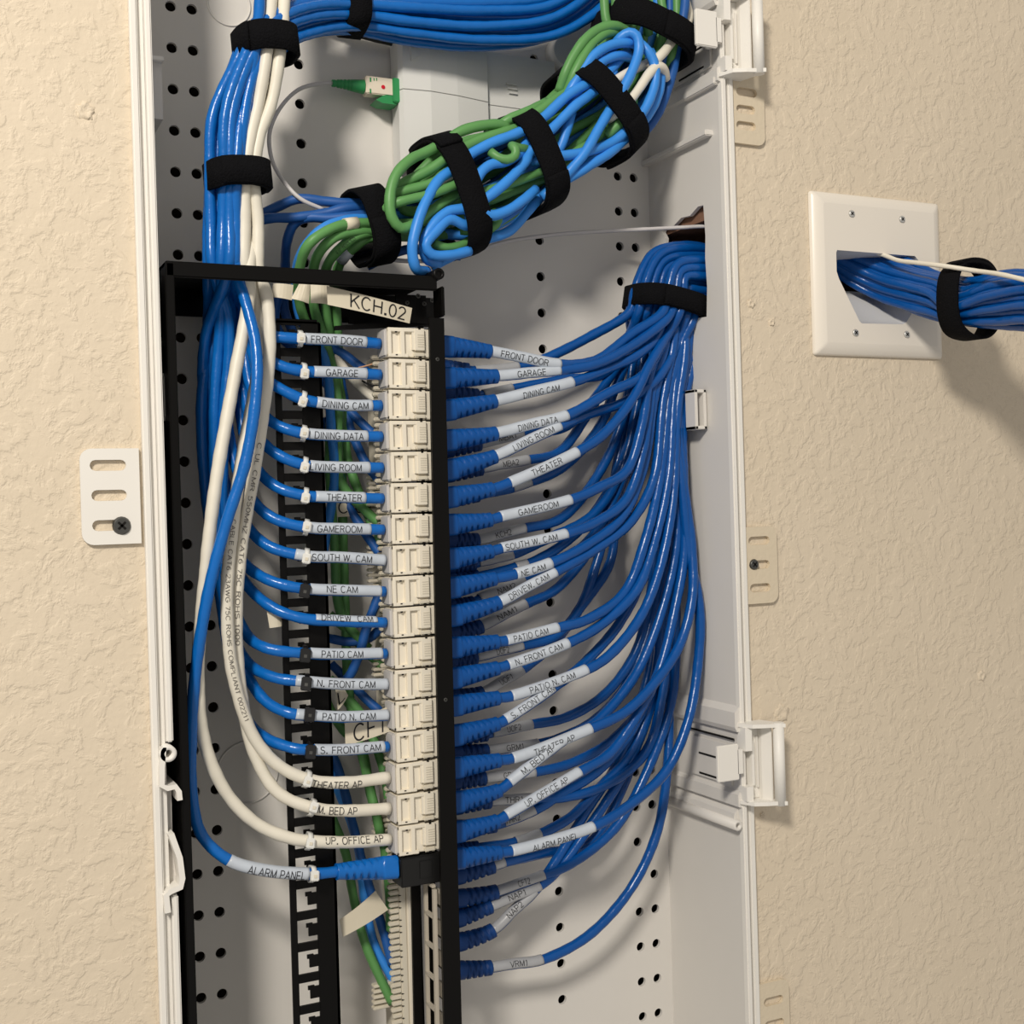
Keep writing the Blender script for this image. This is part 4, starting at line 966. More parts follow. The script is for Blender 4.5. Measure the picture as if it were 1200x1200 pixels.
# ---------- green and blue coil
AXC = [(770, -40), (764, 0), (751, 46), (728, 92), (694, 132), (655, 160), (614, 191), (570, 214), (526, 233), (475, 252), (432, 265), (405, 268)]
HWC = [.028, .028, .0275, .031, .0335, .0335, .0325, .034, .0355, .030, .0235, .018]
cc = Path([at(x, y, .028) for x, y in AXC], .004)
def coil_pt(tq, u, v, wob=0):
    """tq: 0 (top right) .. 1 (left end)"""
    s = tq*cc.L; c = cc.pt(s); T = cc.tan(min(max(s, 0), cc.L)); U = np.array([-T[2], 0, T[0]]); U /= np.linalg.norm(U)   # upper-left to lower-right
    hw_ = np.interp(tq, np.linspace(0, 1, len(HWC)), HWC); dp = np.interp(tq, [0, .2, .8, 1], [.019, .022, .022, .016])
    return c+U*(-1)*u*hw_*.86+np.array([0, 1, 0])*v*dp
if True:
    _a = coil_pt(.5, 1, 0); _b = coil_pt(.5, -1, 0)
    FLIP = 1 if _a[2] < _b[2] else -1      # u = +1 is the lower edge
rnd = random.Random(3)
hair = []
uvs = [(-.85, .1), (-.55, .6), (-.6, -.45), (-.2, .2), (-.25, .85), (.1, -.35), (.15, .55), (.5, .1), (.55, .75), (.85, -.1), (.8, .4), (.35, -.6), (-.05, .5), (.65, -.5), (-.75, .45), (.3, .9)]
def lane(u, v, t0, t1, n, ph):
    return [coil_pt(t0+(t1-t0)*i/n, FLIP*(u+.10*sin(ph+i*1.35)), v+.12*cos(ph*1.7+i*1.1)) for i in range(n+1)]
def up_out(p): return [p[0]+np.array([.004, 0, .11])]+p
pairs = [((-.85, .1), (-.2, .25), 'green', .82), ((-.6, -.35), (.1, -.25), 'green', .86), ((-.55, .6), (.2, .6), 'slate', .80), ((.55, .1), (-.3, .8), 'green', .84), ((.85, -.1), (.1, .3), 'sky', .80),
         ((.8, .45), (.25, .9), 'sky', .78), ((.45, -.45), (-.35, -.05), 'green', .76), ((.65, .75), (0, .9), 'sky', .83), ((-.75, .4), (-.05, .55), 'green', .78), ((.75, -.45), (.3, -.1), 'sky', .74)]
for i, (A, B, m, te) in enumerate(pairs):
    pts = up_out(lane(*A, 0, te-.04, 9, i*1.9))+[coil_pt(te+.02, FLIP*(A[0]*.6+B[0]*.4), (A[1]+B[1])/2), coil_pt(te+.02, FLIP*(A[0]*.3+B[0]*.7), (A[1]+B[1])/2)]+up_out(lane(*B, 0, te-.04, 9, i*2.3+1))[::-1]
    cn = {'green': 'green', 'sky': 'light blue', 'slate': 'dark blue'}[m]
    simple_cable('coiled_cable', pts, m, f'{cn} network cable folded back on itself inside the strapped slanting coil', .0031, f'{cn} cables folded in the coil')
thr = [ # run through the coil and leave it on the left: lane, colour, exit points, label
 ((-.5, .1), 'slate', [(410, 238, .016), (380, 236, .020), (350, 233, .024), (328, 241, .030), (300, 256, .034), (284, 275, .040)], 'dark blue worn cable leaving the coil leftwards, uppermost of three'),
 ((-.25, .3), 'slate', [(410, 243, .014), (380, 250, .018), (345, 255, .022), (315, 256, .026), (297, 262, .030), (283, 285, .034), (278, 330, .030)], 'dark blue worn cable leaving the coil leftwards, straight middle one'),
 ((0, .1), 'slate', [(412, 253, .012), (385, 256, .016), (362, 255, .020), (345, 262, .026), (337, 280, .030), (334, 320, .028), (333, 360, .022), (345, 395, .012)], 'dark blue cable dropping from the coil behind the top bar'),
 ((.1, -.2), 'sky', [(405, 258, .010), (378, 268, .008), (356, 292, .006), (347, 322, .006), (352, 372, .006), (380, 420, .002), (388, 500, .000), (392, 560, .004), (380, 640, .006), (372, 700, .006)], 'light blue cable bending down from the coil beside the green ones'),
 ((.3, -.35), 'green', [(410, 262, -.004), (384, 270, -.008), (362, 286, -.010), (352, 310, -.010), (350, 350, -.006), (365, 395, .004), (386, 440, .004), (386, 540, .006), (392, 640, .010), (400, 720, .010), (432, 760, .006)], 'green cable with white tape, leftmost of those bending down over the bar'),
 ((.45, -.1), 'green', [(412, 272, -.002), (388, 281, -.004), (373, 298, -.006), (367, 320, -.006), (368, 360, -.004), (384, 410, .004), (396, 470, .004), (398, 560, .004), (410, 580, .004), (446, 615, -.002)], 'green cable bending down second from left over the top bar'),
 ((.6, .1), 'green', [(420, 276, .000), (400, 290, -.002), (386, 306, -.004), (380, 330, -.002), (384, 380, .006), (400, 470, .010), (408, 540, .012), (430, 600, .006), (446, 640, .000)], 'green cable with printed jacket bending down, third from left'),
 ((.75, .0), 'green', [(430, 280, .004), (414, 291, .002), (400, 306, .002), (393, 330, .002), (395, 380, .008), (398, 440, .012), (404, 700, .014), (410, 820, .010), (428, 900, .006), (440, 950, .000), (448, 990, -.002)], 'green cable with white sticker bending down, rightmost over the bar'),
]
def down(y, Y): return min(.072, Y+.014+.032*min(1, max(0, (y-280)/60)))
for i, (A, m, ex, lab) in enumerate(thr):
    pts = up_out(lane(*A, 0, .86, 10, i*1.3+.5))+P(*[(x, y, down(y, Y)) for x, y, Y in ex])
    o, path = simple_cable('network_cable', pts, m, lab, .0030)
    if i == 4:
        mb = MB(); tube(mb, path, .0036, path.near(at(400, 264, .010)), path.near(at(418, 259, .012)), 14, .0015); mb.build('white_tape', 'flag', o)['label'] = 'white tape wrapped round the green cable'
    if i == 7:
        mb = MB(); tube(mb, path, .0034, path.near(at(398, 308, .028)), path.near(at(409, 295, .024)), 14, .0015); mb.build('white_sticker', 'sleeve', o)['label'] = 'white printed sticker'
    if i == 6:
        wrap_text('ETL VERIFIED', path, path.near(at(394, 297, .021)), path.near(at(412, 280, .014)), .002, .0031, o, .2, 'ink', 'jacket_print')
FYc = .002
def fr(name, pts, m, label, r=.0032):
    return simple_cable(name, [(x, y, FYc+(dy or 0)) for x, y, dy in pts], m, label, r)
z_ = 0
fr('coiled_cable', [(596, 150, .004), (585, 146, .002), (560, 148, 0), (538, 155, 0), (522, 166, .002), (500, 178, .001), (481, 187, -.002), (464, 205, -.004), (457, 230, -.005), (459, 254, -.005), (469, 267, -.004), (484, 264, -.002), (503, 250, .002), (520, 237, .004), (545, 222, .006)], 'green', 'green cable making the big open loop at the left end of the coil')
fr('coiled_cable', [(640, 128, .006), (610, 148, .003), (587, 156, 0), (557, 166, -.001), (528, 182, 0), (505, 198, .002), (472, 215, .006), (445, 232, .012)], 'green', 'green cable along the upper edge of the coil, second from the top')
fr('coiled_cable', [(640, 120, .008), (618, 131, .003), (596, 140, .003), (580, 152, .008), (556, 172, .006), (530, 190, .006), (510, 213, .001), (490, 220, .002), (468, 226, .004), (446, 240, .012)], 'green', 'green cable printed ETL VERIFIED in the left half of the coil')
_o, _p = simple_cable('coiled_cable', [(560, 205, .002), (530, 218, 0), (500, 229, -.002), (482, 233, -.002), (464, 238, 0), (446, 248, .010)], 'green', 'green cable lowest of the three crossing inside the green loop', .0029)
fr('coiled_cable', [(735, 60, .010), (712, 85, .003), (690, 97, .0), (665, 112, -.002), (640, 135, -.001), (622, 148, -.002), (604, 157, -.003), (573, 169, -.003), (548, 183, -.002), (535, 196, -.001), (515, 210, -.003), (499, 236, -.006), (489, 262, -.007), (483, 292, -.006), (487, 314, -.002), (500, 318, .010)], 'sky', 'light blue cable hanging lowest at the left, reaching the top bar')
fr('coiled_cable', [(720, 85, .006), (690, 112, -.001), (674, 124, -.003), (655, 143, -.002), (634, 164, -.003), (620, 180, -.002), (617, 187, -.003), (600, 207, -.005), (573, 230, -.006), (550, 243, -.003), (525, 248, -.002), (508, 263, -.002), (497, 283, -.001), (499, 302, .004), (515, 309, .010)], 'sky', 'light blue cable running diagonally across the middle of the coil')
fr('coiled_cable', [(628, 222, .004), (610, 237, -.001), (590, 249, -.004), (574, 252, -.005), (561, 240, -.005), (556, 222, -.005), (562, 204, -.005), (575, 193, -.004), (590, 190, -.004), (606, 182, -.002), (622, 160, .003)], 'sky', 'light blue cable curled into a teardrop loop between two middle straps')
fr('coiled_cable', [(560, 262, .006), (545, 264, 0), (527, 257, -.002), (510, 272, -.003), (499, 287, -.003), (505, 298, -.002), (528, 299, .0), (550, 294, .004)], 'sky', 'light blue small loop under the long strap at lower left of the coil')
fr('coiled_cable', [(650, 215, .016), (625, 240, .012), (598, 270, .010), (575, 279, .008), (555, 284, .010), (530, 300, .014), (505, 312, .018)], 'sky', 'light blue cable along the bottom edge of the coil')
fr('coiled_cable', [(575, 178, -.003), (583, 184, -.006), (594, 187, -.008), (603, 183, -.009), (604, 175, -.009), (600, 171, -.007), (611, 174, -.003), (622, 172, .004)], 'green', 'short green knot poking out in the middle of the coil', .0028)
fr('coiled_cable', [(545, 238, .008), (567, 225, .003), (590, 218, .002), (612, 210, .002), (640, 200, .008)], 'green', 'green cable crossing low between the two middle straps', .0030)
fr('coiled_cable', [(540, 270, .010), (556, 271, .006), (575, 268, .006), (584, 258, .006), (578, 248, .010)], 'green', 'green hooked cable end low between the middle straps', .0028)
fr('coiled_cable', [(508, 285, .004), (520, 290, .004), (540, 288, .008), (560, 275, .012)], 'green', 'green cable inside the small lower left loop', .0029)
# right third
fr('coiled_cable', [(660, 120, .006), (670, 103, .002), (683, 82, 0), (697, 64, -.002), (716, 53, -.003), (737, 50, -.002), (752, 55, .006)], 'sky', 'light blue outer arc right of the second strap')
fr('coiled_cable', [(668, 128, .006), (678, 106, .002), (690, 90, .001), (706, 72, 0), (724, 65, 0), (740, 68, .008)], 'sky', 'light blue inner arc right of the second strap')
fr('coiled_cable', [(715, 60, .006), (727, 44, -.002), (737, 38, -.005), (746, 42, -.007), (749, 56, -.007), (741, 83, -.007), (728, 108, -.006), (716, 127, -.003), (702, 150, -.004), (686, 178, -.004), (668, 200, -.001), (645, 226, .004)], 'sky', 'light blue cable with the tight hairpin bend nearest the upper right strap')
fr('coiled_cable', [(745, 48, .004), (756, 56, -.002), (766, 72, -.003), (768, 94, -.003), (760, 120, -.003), (746, 142, -.002), (734, 154, 0), (715, 168, .002), (690, 177, -.001), (665, 182, -.002), (641, 184, -.001), (622, 190, .006)], 'sky', 'light blue cable bowing out widest at the right of the coil')
fr('coiled_cable', [(762, 60, .010), (773, 80, .004), (774, 100, .003), (766, 124, .003), (752, 145, .003), (738, 158, .005), (716, 178, .002), (700, 188, .001), (683, 199, .001), (655, 216, .004), (635, 232, .010)], 'sky', 'light blue cable just outside the widest bow at the right')
fr('coiled_cable', [(797, -200, .006), (801, -30, .004), (803, 0, .004), (800, 25, .004), (793, 60, .012), (788, 85, .010), (780, 112, .010), (767, 140, .012), (750, 160, .014)], 'slate', 'dark blue cable following the right outer edge of the coil')
fr('coiled_cable', [(703, 108, .004), (717, 97, 0), (732, 88, 0), (746, 80, .003), (760, 74, .008)], 'white', 'cream cable visible behind the hairpin bend in the coil')
fr('coiled_cable', [(712, 140, .006), (722, 133, -.001), (735, 121, -.003), (748, 105, -.004), (761, 86, -.004), (770, 78, -.003), (777, 80, -.001), (780, 92, .006)], 'white', 'cream cable ending in a small hook at the right of the coil')
fr('coiled_cable', [(760, 80, .006), (768, 71, -.001), (778, 61, 0), (790, 45, .006), (804, 30, .008), (807, 18, .010), (800, -10, .012), (796, -60, .014), (793, -200, .014)], 'white', 'cream cable passing under the upper right strap')
fr('coiled_cable', [(655, 108, .010), (663, 84, .004), (673, 64, .002), (686, 46, 0), (702, 34, -.001), (718, 30, -.001), (735, 36, .004)], 'green', 'green cable over the outer left shoulder of the coil')
fr('coiled_cable', [(660, 118, .010), (672, 88, .002), (684, 66, 0), (697, 48, 0), (712, 38, 0), (730, 40, .006)], 'green', 'green cable just inside the outer left shoulder of the coil')
fr('coiled_cable', [(665, 108, .008), (650, 117, .003), (632, 130, .001), (615, 142, .004), (598, 152, .010)], 'green', 'green upper edge cable between the second and middle straps')
fr('coiled_cable', [(735, 110, .008), (742, 118, .002), (738, 132, .001), (725, 146, .002), (710, 160, .006)], 'green', 'short green bend showing under the cream hook')
fr('coiled_cable', [(640, 210, .010), (660, 190, .008), (676, 178, .006), (692, 168, .006), (708, 152, .008)], 'green', 'green cable in the lower gap left of the second strap')
fr('coiled_cable', [(648, 190, .008), (657, 172, .004), (664, 152, .003), (670, 132, .006)], 'sky', 'light blue cable crossing steeply left of the second strap')
# above the upper-right strap
for i, (xs_, m, lab) in enumerate([([(707, -30), (708, 0), (710, 22), (716, 44)], 'green', 'green cable entering the upper right strap from above, leftmost'), ([(720, -30), (721, 0), (722, 24), (728, 50)], 'green', 'green cable entering the upper right strap from above, second from left'),
     ([(776, -30), (775, 0), (778, 20), (777, 40), (772, 66)], 'green', 'green scuffed cable entering the upper right strap near its right end'), ([(786, -30), (785, 0), (785, 25), (780, 60)], 'slate', 'blue cable entering the strap beside the scuffed green one'),
     ([(794, -30), (793, 0), (793, 20), (788, 60)], 'green', 'green cable between two blue ones at the right of the strap')]):
    simple_cable('network_cable', [(xs_[0][0]-4, -200, .016)]+[(x, y, .012+.003*(i % 2)) for x, y in xs_]+[(xs_[-1][0]-8, xs_[-1][1]+25, .018)], m, lab, .0030)
fr('coiled_cable', [(728, 30, .006), (732, 12, .004), (741, 5, .002), (751, 9, 0), (757, 22, .002), (760, 40, .008)], 'green', 'green loop just above the upper right strap')
# knots of cables continuing behind the jacks to the rear panel
beh = [([(352, 372, .012), (372, 400, .010), (400, 413, .008), (425, 432, .004), (452, 450, .000)], 'slate', 'dark blue cable crossing behind the GARAGE run'),
 ([(375, 395, .014), (395, 422, .010), (418, 448, .006), (446, 474, .000)], 'white', 'cream cable slanting behind the GARAGE and DINING CAM runs'),
 ([(372, 385, .014), (392, 420, .014), (402, 460, .014), (410, 500, .012), (430, 545, .006), (447, 566, .000)], 'slate', 'dark blue cable behind the DINING DATA run'),
 ([(375, 440, .018), (398, 470, .016), (420, 492, .008), (444, 515, .000)], 'slate', 'dark blue short cable behind the LIVING ROOM run'),
 ([(378, 490, .018), (395, 540, .016), (405, 585, .012), (425, 620, .006), (447, 652, .000)], 'slate', 'dark blue cable behind the GAMEROOM run'),
 ([(385, 800, .012), (405, 797, .006), (420, 770, .002), (430, 735, .000), (447, 690, -.002)], 'slate', 'dark blue cable curving up behind the DRIVEW. CAM run'),
 ([(385, 748, .016), (410, 752, .012), (432, 748, .008), (448, 735, .002)], 'slate', 'dark blue cable level behind the PATIO CAM run'),
 ([(386, 720, .018), (410, 742, .014), (430, 765, .010), (448, 780, .004)], 'green', 'green cable sloping behind the PATIO CAM run'),
 ([(386, 795, .016), (405, 815, .012), (425, 838, .008), (448, 860, .002)], 'green', 'green cable sloping behind the PATIO N. CAM run'),
 ([(388, 778, .020), (410, 800, .014), (432, 822, .008), (450, 838, .000)], 'slate', 'dark blue cable sloping behind the N. FRONT CAM run'),
 ([(372, 800, .024), (398, 850, .020), (424, 880, .014), (434, 930, .010), (446, 970, .006), (455, 1030, .004), (458, 1090, .004)], 'green', 'green cable passing behind the white access point runs'),
 ([(372, 850, .024), (396, 900, .022), (412, 960, .020), (430, 1030, .016), (446, 1080, .010), (460, 1130, .004)], 'slate', 'dark blue cable running down behind the ALARM PANEL boot'),
 ([(370, 900, .024), (390, 960, .020), (405, 1000, .016), (414, 1050, .012), (426, 1100, .008), (445, 1145, .004), (460, 1175, .002)], 'green', 'green cable sweeping lowest into the punch-down block'),
 ([(372, 870, .026), (398, 930, .024), (418, 985, .020), (428, 1060, .016), (440, 1110, .012), (462, 1150, .006)], 'sky', 'lighter blue cable beside the lowest green one'),
 ([(405, 820, .014), (430, 850, .012), (450, 905, .004), (456, 940, .002)], 'green', 'short green cable behind the S. FRONT CAM run'),
 ([(328, 340, .014), (322, 375, .012), (330, 395, .010), (345, 410, .008)], 'slate', 'dark blue cable behind the top left of the lacing bar')]
for pts, m, lab in beh: simple_cable('network_cable', [(x, y, .043+Y*1.1) for x, y, Y in pts], m, lab, .0030)

# flag labels of folded cream tape, each hanging from a cable behind
def flag(name, quad, Y, text, tq, label, th=.0004):
    """quad: px corners TL, TR, BR, BL (with depths)"""
    Y += .036; q = [at(x, y, Y+d) for x, y, d in quad]; t = thing(name, (q[0]+q[3])/2, label, 'label')
    mb = MB(); N_ = 6; vs = []
    for side in (0, 1):
        for i in range(N_+1):
            u = i/N_
            for v in (0, 1):
                p = (q[0]*(1-u)+q[1]*u)*(1-v)+(q[3]*(1-u)+q[2]*u)*v; p = p+np.array([0, -.0016*sin(pi*u)+side*th, 0]); vs.append(p)
    f = [(i*2, i*2+1, i*2+3, i*2+2) for i in range(N_)]; o = 2*(N_+1); f += [(o+i*2+2, o+i*2+3, o+i*2+1, o+i*2) for i in range(N_)]
    f += [(i*2, i*2+2, o+i*2+2, o+i*2) for i in range(N_)]+[(i*2+3, i*2+1, o+i*2+1, o+i*2+3) for i in range(N_)]+[(0, 1, o+1, o), (2*N_+1, 2*N_, o+2*N_, o+2*N_+1)]
    mb.add(vs, f, False); tape = mb.build('tape', 'flag', t)
    if text:
        v, fcs = glyphs(text); u0, u1, v0, v1 = tq; out = []
        for x, y, zz in v:
            u = u0+(u1-u0)*x; w_ = (v0+v1)/2-(y)*(v1-v0)
            p = (q[0]*(1-u)+q[1]*u)*(1-w_)+(q[3]*(1-u)+q[2]*u)*w_; out.append(p+np.array([0, -.0016*sin(pi*u)-.00025, 0]))
        mb = MB(); mb.add(out, fcs); mb.build('lettering', 'ink', tape, fix=False)
    return t
flag('flag_label', [(383, 335, -.004), (483, 361, 0), (480, 379, 0), (384, 357, -.004)], -.030, 'KCH.02', (.26, .93, .12, .86), 'cream flag label reading KCH.02 hanging under the top bar')
flag('flag_label', [(404, 846, .002), (460, 826, -.004), (460, 856, -.004), (405, 874, .002)], -.016, 'CFT.', (.16, .98, .26, .92), 'cream flag label reading CFT. between the PATIO N. and S. FRONT runs')
flag('flag_label', [(392, 588, 0), (440, 588, 0), (440, 604, 0), (392, 606, 0)], .018, 'C.02', (.08, .9, .0, .75), 'cream flag label reading C.02 half hidden under the THEATER run')
flag('flag_label', [(398, 1078, .0), (440, 1044, .0), (455, 1066, .0), (402, 1098, 0)], -.004, '', None, 'blank cream flag label slanting below the ALARM PANEL run')
flag('flag_label', [(312, 712, 0), (332, 711, 0), (334, 733, 0), (316, 736, 0)], -.010, '', None, 'small blank cream tag left of the lacing bar')
flag('flag_label', [(393, 808, .0), (403, 806, .0), (408, 815, .0), (396, 832, 0)], -.010, 'L', (.1, .7, .2, .8), 'small cream tag tip right of the bar above PATIO N. CAM')
flag('flag_label', [(320, 332, .002), (344, 334, 0), (342, 352, 0), (318, 348, .002)], -.014, '', None, 'cream tape wrap below the bar left of the green cables')
flag('flag_label', [(352, 330, .002), (364, 332, 0), (362, 356, 0), (341, 350, .002)], -.016, '', None, 'cream tape corner between the two left green cables')
flag('flag_label', [(364, 332, .002), (386, 335, 0), (386, 357, 0), (364, 355, .002)], -.022, '', None, 'crumpled cream tape at the left end of the KCH.02 flag')
# copper pair ends by the top of the rear block
simple_cable('bare_wire', [(420, 431, .042), (432, 428, .040), (444, 424, .038)], 'copper', 'thin bare copper wires above the GARAGE run', .0006, cat='wire', n=6)
simple_cable('bare_wire', [(424, 446, .042), (436, 452, .040), (446, 449, .038)], 'black_cable', 'thin dark wire ends below the GARAGE run', .0007, cat='wire', n=6)

# =================================================================== FIBRE TERMINAL
ont = thing('fiber_terminal', at(560, 190, .07), 'pale plastic fibre terminal box behind the coil, with a green connector', 'terminal')
yf = .066
xa = at(470, 100, yf)[0]; xb_ = at(572, 120, .071)[0]; xc_ = at(660, 120, .066)[0]
z1, z0 = at(480, 40, yf)[2], at(480, 188, yf)[2]
prof = [(xa+.001, D-.001), (xa-.0005, yf+.004), (xa+.0015, yf), (xa+.02, yf-.002), (xa+.04, yf), (xb_, yf+.005), (xb_+.0006, .0755), (xc_, .077), (xc_, D-.001)]
zz = at(520, 110, yf)[2]
mb = MB(); mb.prism(prof, z0, zz-.0003, 'z'); mb.build('lower_shell', 'ont', ont)
mb = MB(); mb.prism(prof, zz+.0003, z1, 'z'); mb.build('upper_shell', 'ont', ont)
mb = MB(); a = at(481, 72, yf); mb.prism([(a[0], a[2]), (a[0]-.0005, a[2]+.009), (a[0]+.006, a[2]+.004)], yf-.0022, yf, 'y'); mb.build('embossed_arrow', 'ont', ont)
mb = MB(); a = at(600, 92, .066); 
for i in range(3): mb.box(a[0]+.001*i, a[0]+.008, .0745, .077, a[2]-.003*i-.001, a[2]-.003*i)
mb.build('embossed_mark', 'ont', ont)
mb = MB(); c = at(664, 60, .078); mb.cyl(c, c+np.array([0, .0095, 0]), .010, .012, 24); mb.build('mounting_knob', 'ont', ont)
ya = .075
a = at(440, 91, ya); b = at(463, 125, ya)
mb = MB(); mb.box(at(457, 100, ya)[0], at(466, 100, ya)[0], ya-.006, ya+.008, b[2]+.001, a[2]-.0005, .0006); mb.prism([(at(438, 118, ya)[0], at(438, 119, ya)[2]), (at(447, 114, ya)[0], at(447, 114, ya)[2]), (at(462, 112, ya)[0], at(462, 112, ya)[2]), (at(462, 112, ya)[0], b[2]), (at(446, 125, ya)[0], b[2])], ya-.004, ya+.008, 'y'); mb.build('green_adapter', 'scgreen', ont)
fc = thing('fiber_cable', at(460, 103, ya), 'thin pale fibre cable ending in a green and beige connector with a red dot', 'cable')
A = lambda x, y: at(x, y, ya)
mb = MB(); mb.box(A(426, 91)[0], A(459, 91)[0], ya-.0045, ya+.004, A(440, 113)[2], A(440, 92.5)[2], .0006); cb = mb.build('connector_body', 'scbeige', fc)
c = at(449, 102, ya-.0046); mb = MB(); mb.cyl(c, c-np.array([0, .0003, 0]), .0013, None, 14); mb.build('red_dot', 'red', cb)
mb = MB()
for x0, y0 in ((430.5, 93), (430.5, 106)): a = A(x0, y0); mb.box(a[0], a[0]+.0010, ya-.0047, ya-.004, a[2]-.003, a[2]-.0003)
for x0 in (435, 438): a = A(x0, 94); mb.box(a[0], a[0]+.0006, ya-.0047, ya-.004, a[2]-.0018, a[2])
mb.build('body_slot', 'scgreen', cb)
bp_ = Path([A(389, 97.5), A(405, 99), A(426, 102)])
mb = MB(); tube(mb, bp_, lambda t: .0022+.0024*t/bp_.L-(.0005 if (t/bp_.L*9) % 1 < .35 and .1 < t/bp_.L < .6 else 0), n=14, step=.0005); mb.build('boot', 'scgreen', fc)
fp = Path(P((391, 97.5, ya), (375, 98, .074), (350, 105, .071), (328, 127, .067), (316, 155, .062), (318, 185, .055), (332, 212, .040), (352, 233, .034), (380, 246, .034)))
mb = MB(); tube(mb, fp, .0013, n=8); mb.build('jacket', 'grey_fibre', fc)
simple_cable('fiber_cable', [(440, 302, .040), (480, 306, .050), (530, 303, .056), (590, 284, .060), (650, 275, .062), (700, 271.5, .060), (760, 268.5, .054), (800, 266.5, .046), np.array([XR+.01, .030, at(823, 264.5, .03)[2]]), np.array([XR+.04, .034, at(823, 262, .03)[2]])], 'grey_fibre', 'thin pale cable running level into the torn opening', .0014, n=8)
simple_cable('power_cable', [(365, 18, .078), (395, 31, .080), (425, 41, .081), (450, 47, .082), (472, 52, .083)], 'black_cable', 'black cable running under the top blue arc towards the terminal', .0027)
mb = MB(); a = at(427, 258, .01); 
simple_cable('power_cable', [(395, 300, .030), (430, 290, .034), (460, 276, .036), (490, 268, .038)], 'black_cable', 'black cable showing below the coil left of its long strap', .0026)
simple_cable('network_cable', [(430, 312, .040), (455, 300, .036), (480, 292, .034), (510, 296, .034), (540, 300, .030)], 'slate', 'dark blue cable under the lower left of the coil', .003)

# =================================================================== WALL PLATE AND ITS BUNDLE
wp = thing('wall_plate', ((PX0+PX1)/2, 0, PZ0), 'white two-gang cable pass-through wall plate on the beige wall', 'wall plate')
PYF = -.0062
op = [(981, 293), (1072, 300), (1077, 306), (1078, 322), (1068, 368), (1062, 378), (1058, 380), (1010, 379), (1007, 376), (983, 326), (980.5, 318), (980, 296)]
opw = [at(x, y, PYF)[[0, 2]] for x, y in op]
bv = .0085
def rect(x0, x1, z0, z1, r, n=4):
    o = []
    for cx, cz, a0 in ((x1-r, z0+r, -pi/2), (x1-r, z1-r, 0), (x0+r, z1-r, pi/2), (x0+r, z0+r, pi)):
        o += [(cx+r*cos(a0+k*pi/2/n), cz+r*sin(a0+k*pi/2/n)) for k in range(n+1)]
    return o
lv = [(rect(PX0, PX1, PZ0, PZ1, .002), -.0002), (rect(PX0, PX1, PZ0, PZ1, .002), -.0018), (rect(PX0+.0012, PX1-.0012, PZ0+.0012, PZ1-.0012, .002), -.0032), (rect(PX0+.005, PX1-.005, PZ0+.005, PZ1-.005, .002), -.0055), (rect(PX0+bv, PX1-bv, PZ0+bv, PZ1-bv, .002), PYF)]
mb = MB(); n = len(lv[0][0]); vs = [(p[0], y, p[1]) for q, y in lv for p in q]
mb.add(vs, [(k*n+i, k*n+(i+1) % n, (k+1)*n+(i+1) % n, (k+1)*n+i) for k in range(4) for i in range(n)], True)
bm = bmesh.new(); E = []
for lp in (lv[-1][0], opw):
    q = [bm.verts.new((p[0], PYF, p[1])) for p in lp]; E += [bm.edges.new((q[i], q[(i+1) % len(q)])) for i in range(len(q))]
bmesh.ops.triangle_fill(bm, edges=E, use_beauty=True); bm.verts.index_update()
mb.add([v.co[:] for v in bm.verts], [[v.index for v in f.verts] for f in bm.faces]); bm.free()
mb.build('plate', 'plate', wp)
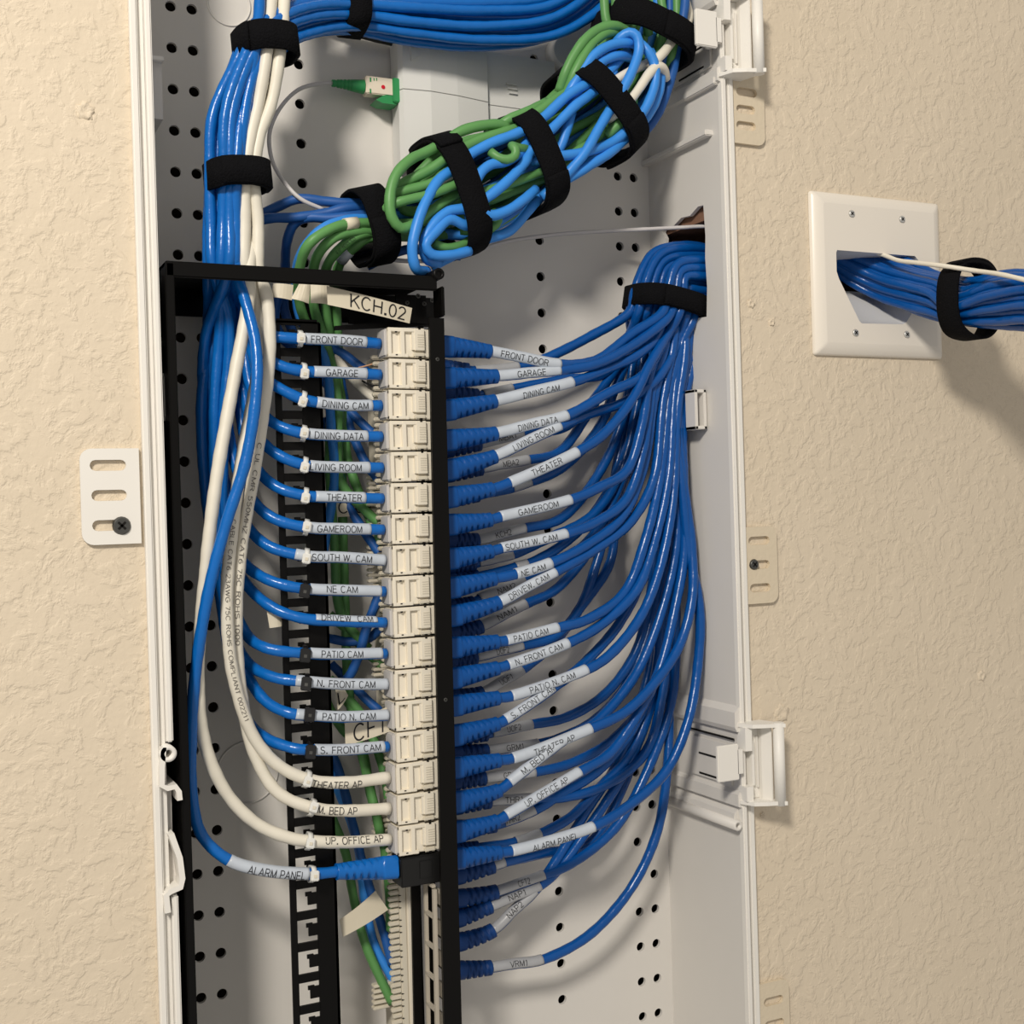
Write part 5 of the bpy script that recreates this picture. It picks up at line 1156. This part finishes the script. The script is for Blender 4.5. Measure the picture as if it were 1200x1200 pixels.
# scoop: inner throat sloping up and in
mb = MB(); ctr = np.mean(opw, axis=0); n = len(opw); rings_ = []
zmax = max(p[1] for p in opw)
for y, f_ in ((PYF, 0), (-.003, .02), (.004, .10), (.022, .42), (.034, .60)):
    for p in opw:
        zz = p[1]+(zmax-p[1])*f_; xx = p[0]+(ctr[0]-p[0])*f_*.25; rings_.append((xx, y, zz))
mb.add(rings_, [(k*n+i, k*n+(i+1) % n, (k+1)*n+(i+1) % n, (k+1)*n+i) for k in range(4) for i in range(n)], True); mb.build('scoop', 'scoop', wp, fix=False)
for x, y in ((998, 250.5), (1057, 257), (1002.5, 390), (1062.5, 392)):
    s1, s2 = MB(), MB(); screw(s1, s2, at(x, y, PYF), .0027); o = s1.build('screw', 'zinc', wp); s2.build('screw_recess', 'dark', o)
WS = [((972, 293), .036, .010, .010), ((1010, 312), .020, .0140, .0125), ((1045, 327), .003, .0168, .0135), ((1080, 341), -.021, .0190, .0135), ((1107, 348), -.040, .0200, .0140), ((1133, 353), -.058, .0212, .0125), ((1180, 352), -.088, .0208, .0190), ((1240, 358), -.128, .0205, .019), ((1300, 366), -.165, .0205, .019), ((1480, 385), -.21, .0205, .019), ((1850, 420), -.25, .0205, .019)]
wc = [at(*s[0], s[1]) for s in WS]
def wpts(u, v, ph):
    out = []
    for i in range(len(WS)):
        d = wc[min(i+1, len(WS)-1)]-wc[max(i-1, 0)]; d /= np.linalg.norm(d)
        if i < 2: d = wc[3]-wc[1]; d /= np.linalg.norm(d)
        U = np.array([d[2], 0, -d[0]]); U /= np.linalg.norm(U); U = U*(-1 if U[2] > 0 else 1); V = np.cross(d, U); V = V*(1 if V[1] > 0 else -1)
        tw = .10*sin(i*.8+ph)
        out.append(wc[i]+U*(u+tw)*WS[i][2]*.95+V*(v+.5*tw)*WS[i][3]*.95)
    return out
k = 0; slots2 = []
for r_ in range(-3, 4):
    for c_ in range(-4, 5):
        u = (c_+.5*(r_ & 1))*.0062/.0225; v = r_*.0055/.0205
        if u*u+v*v < 1.0: slots2.append((u, v))
for i, (u, v) in enumerate(sorted(slots2, key=lambda q: q[1])):
    simple_cable('network_cable', wpts(u, v, i*.9), 'patch', 'blue network cable in the strapped bundle coming out of the wall plate', .0030, 'blue cables out of the wall plate')
simple_cable('network_cable', [(1000, 290, .010), (1033, 298, -.004), (1052, 305, -.018), (1075, 308, -.038), (1108, 312, -.062), (1140, 317, -.078), (1175, 322, -.106), (1240, 338, -.148), (1300, 352, -.186), (1480, 372, -.232), (1850, 408, -.274)], 'white', 'thin white cable along the top of the wall plate bundle', .0016)
strap((1136, 307), (1136, 398), -.058, .0262, .0165, 'black strap round the blue bundle leaving the wall plate', (pi*.5, pi*1.2), bulge=2.3, axis=wc[6]-wc[4])

for o in bpy.data.objects:
    if '_o' in o: del o['_o']
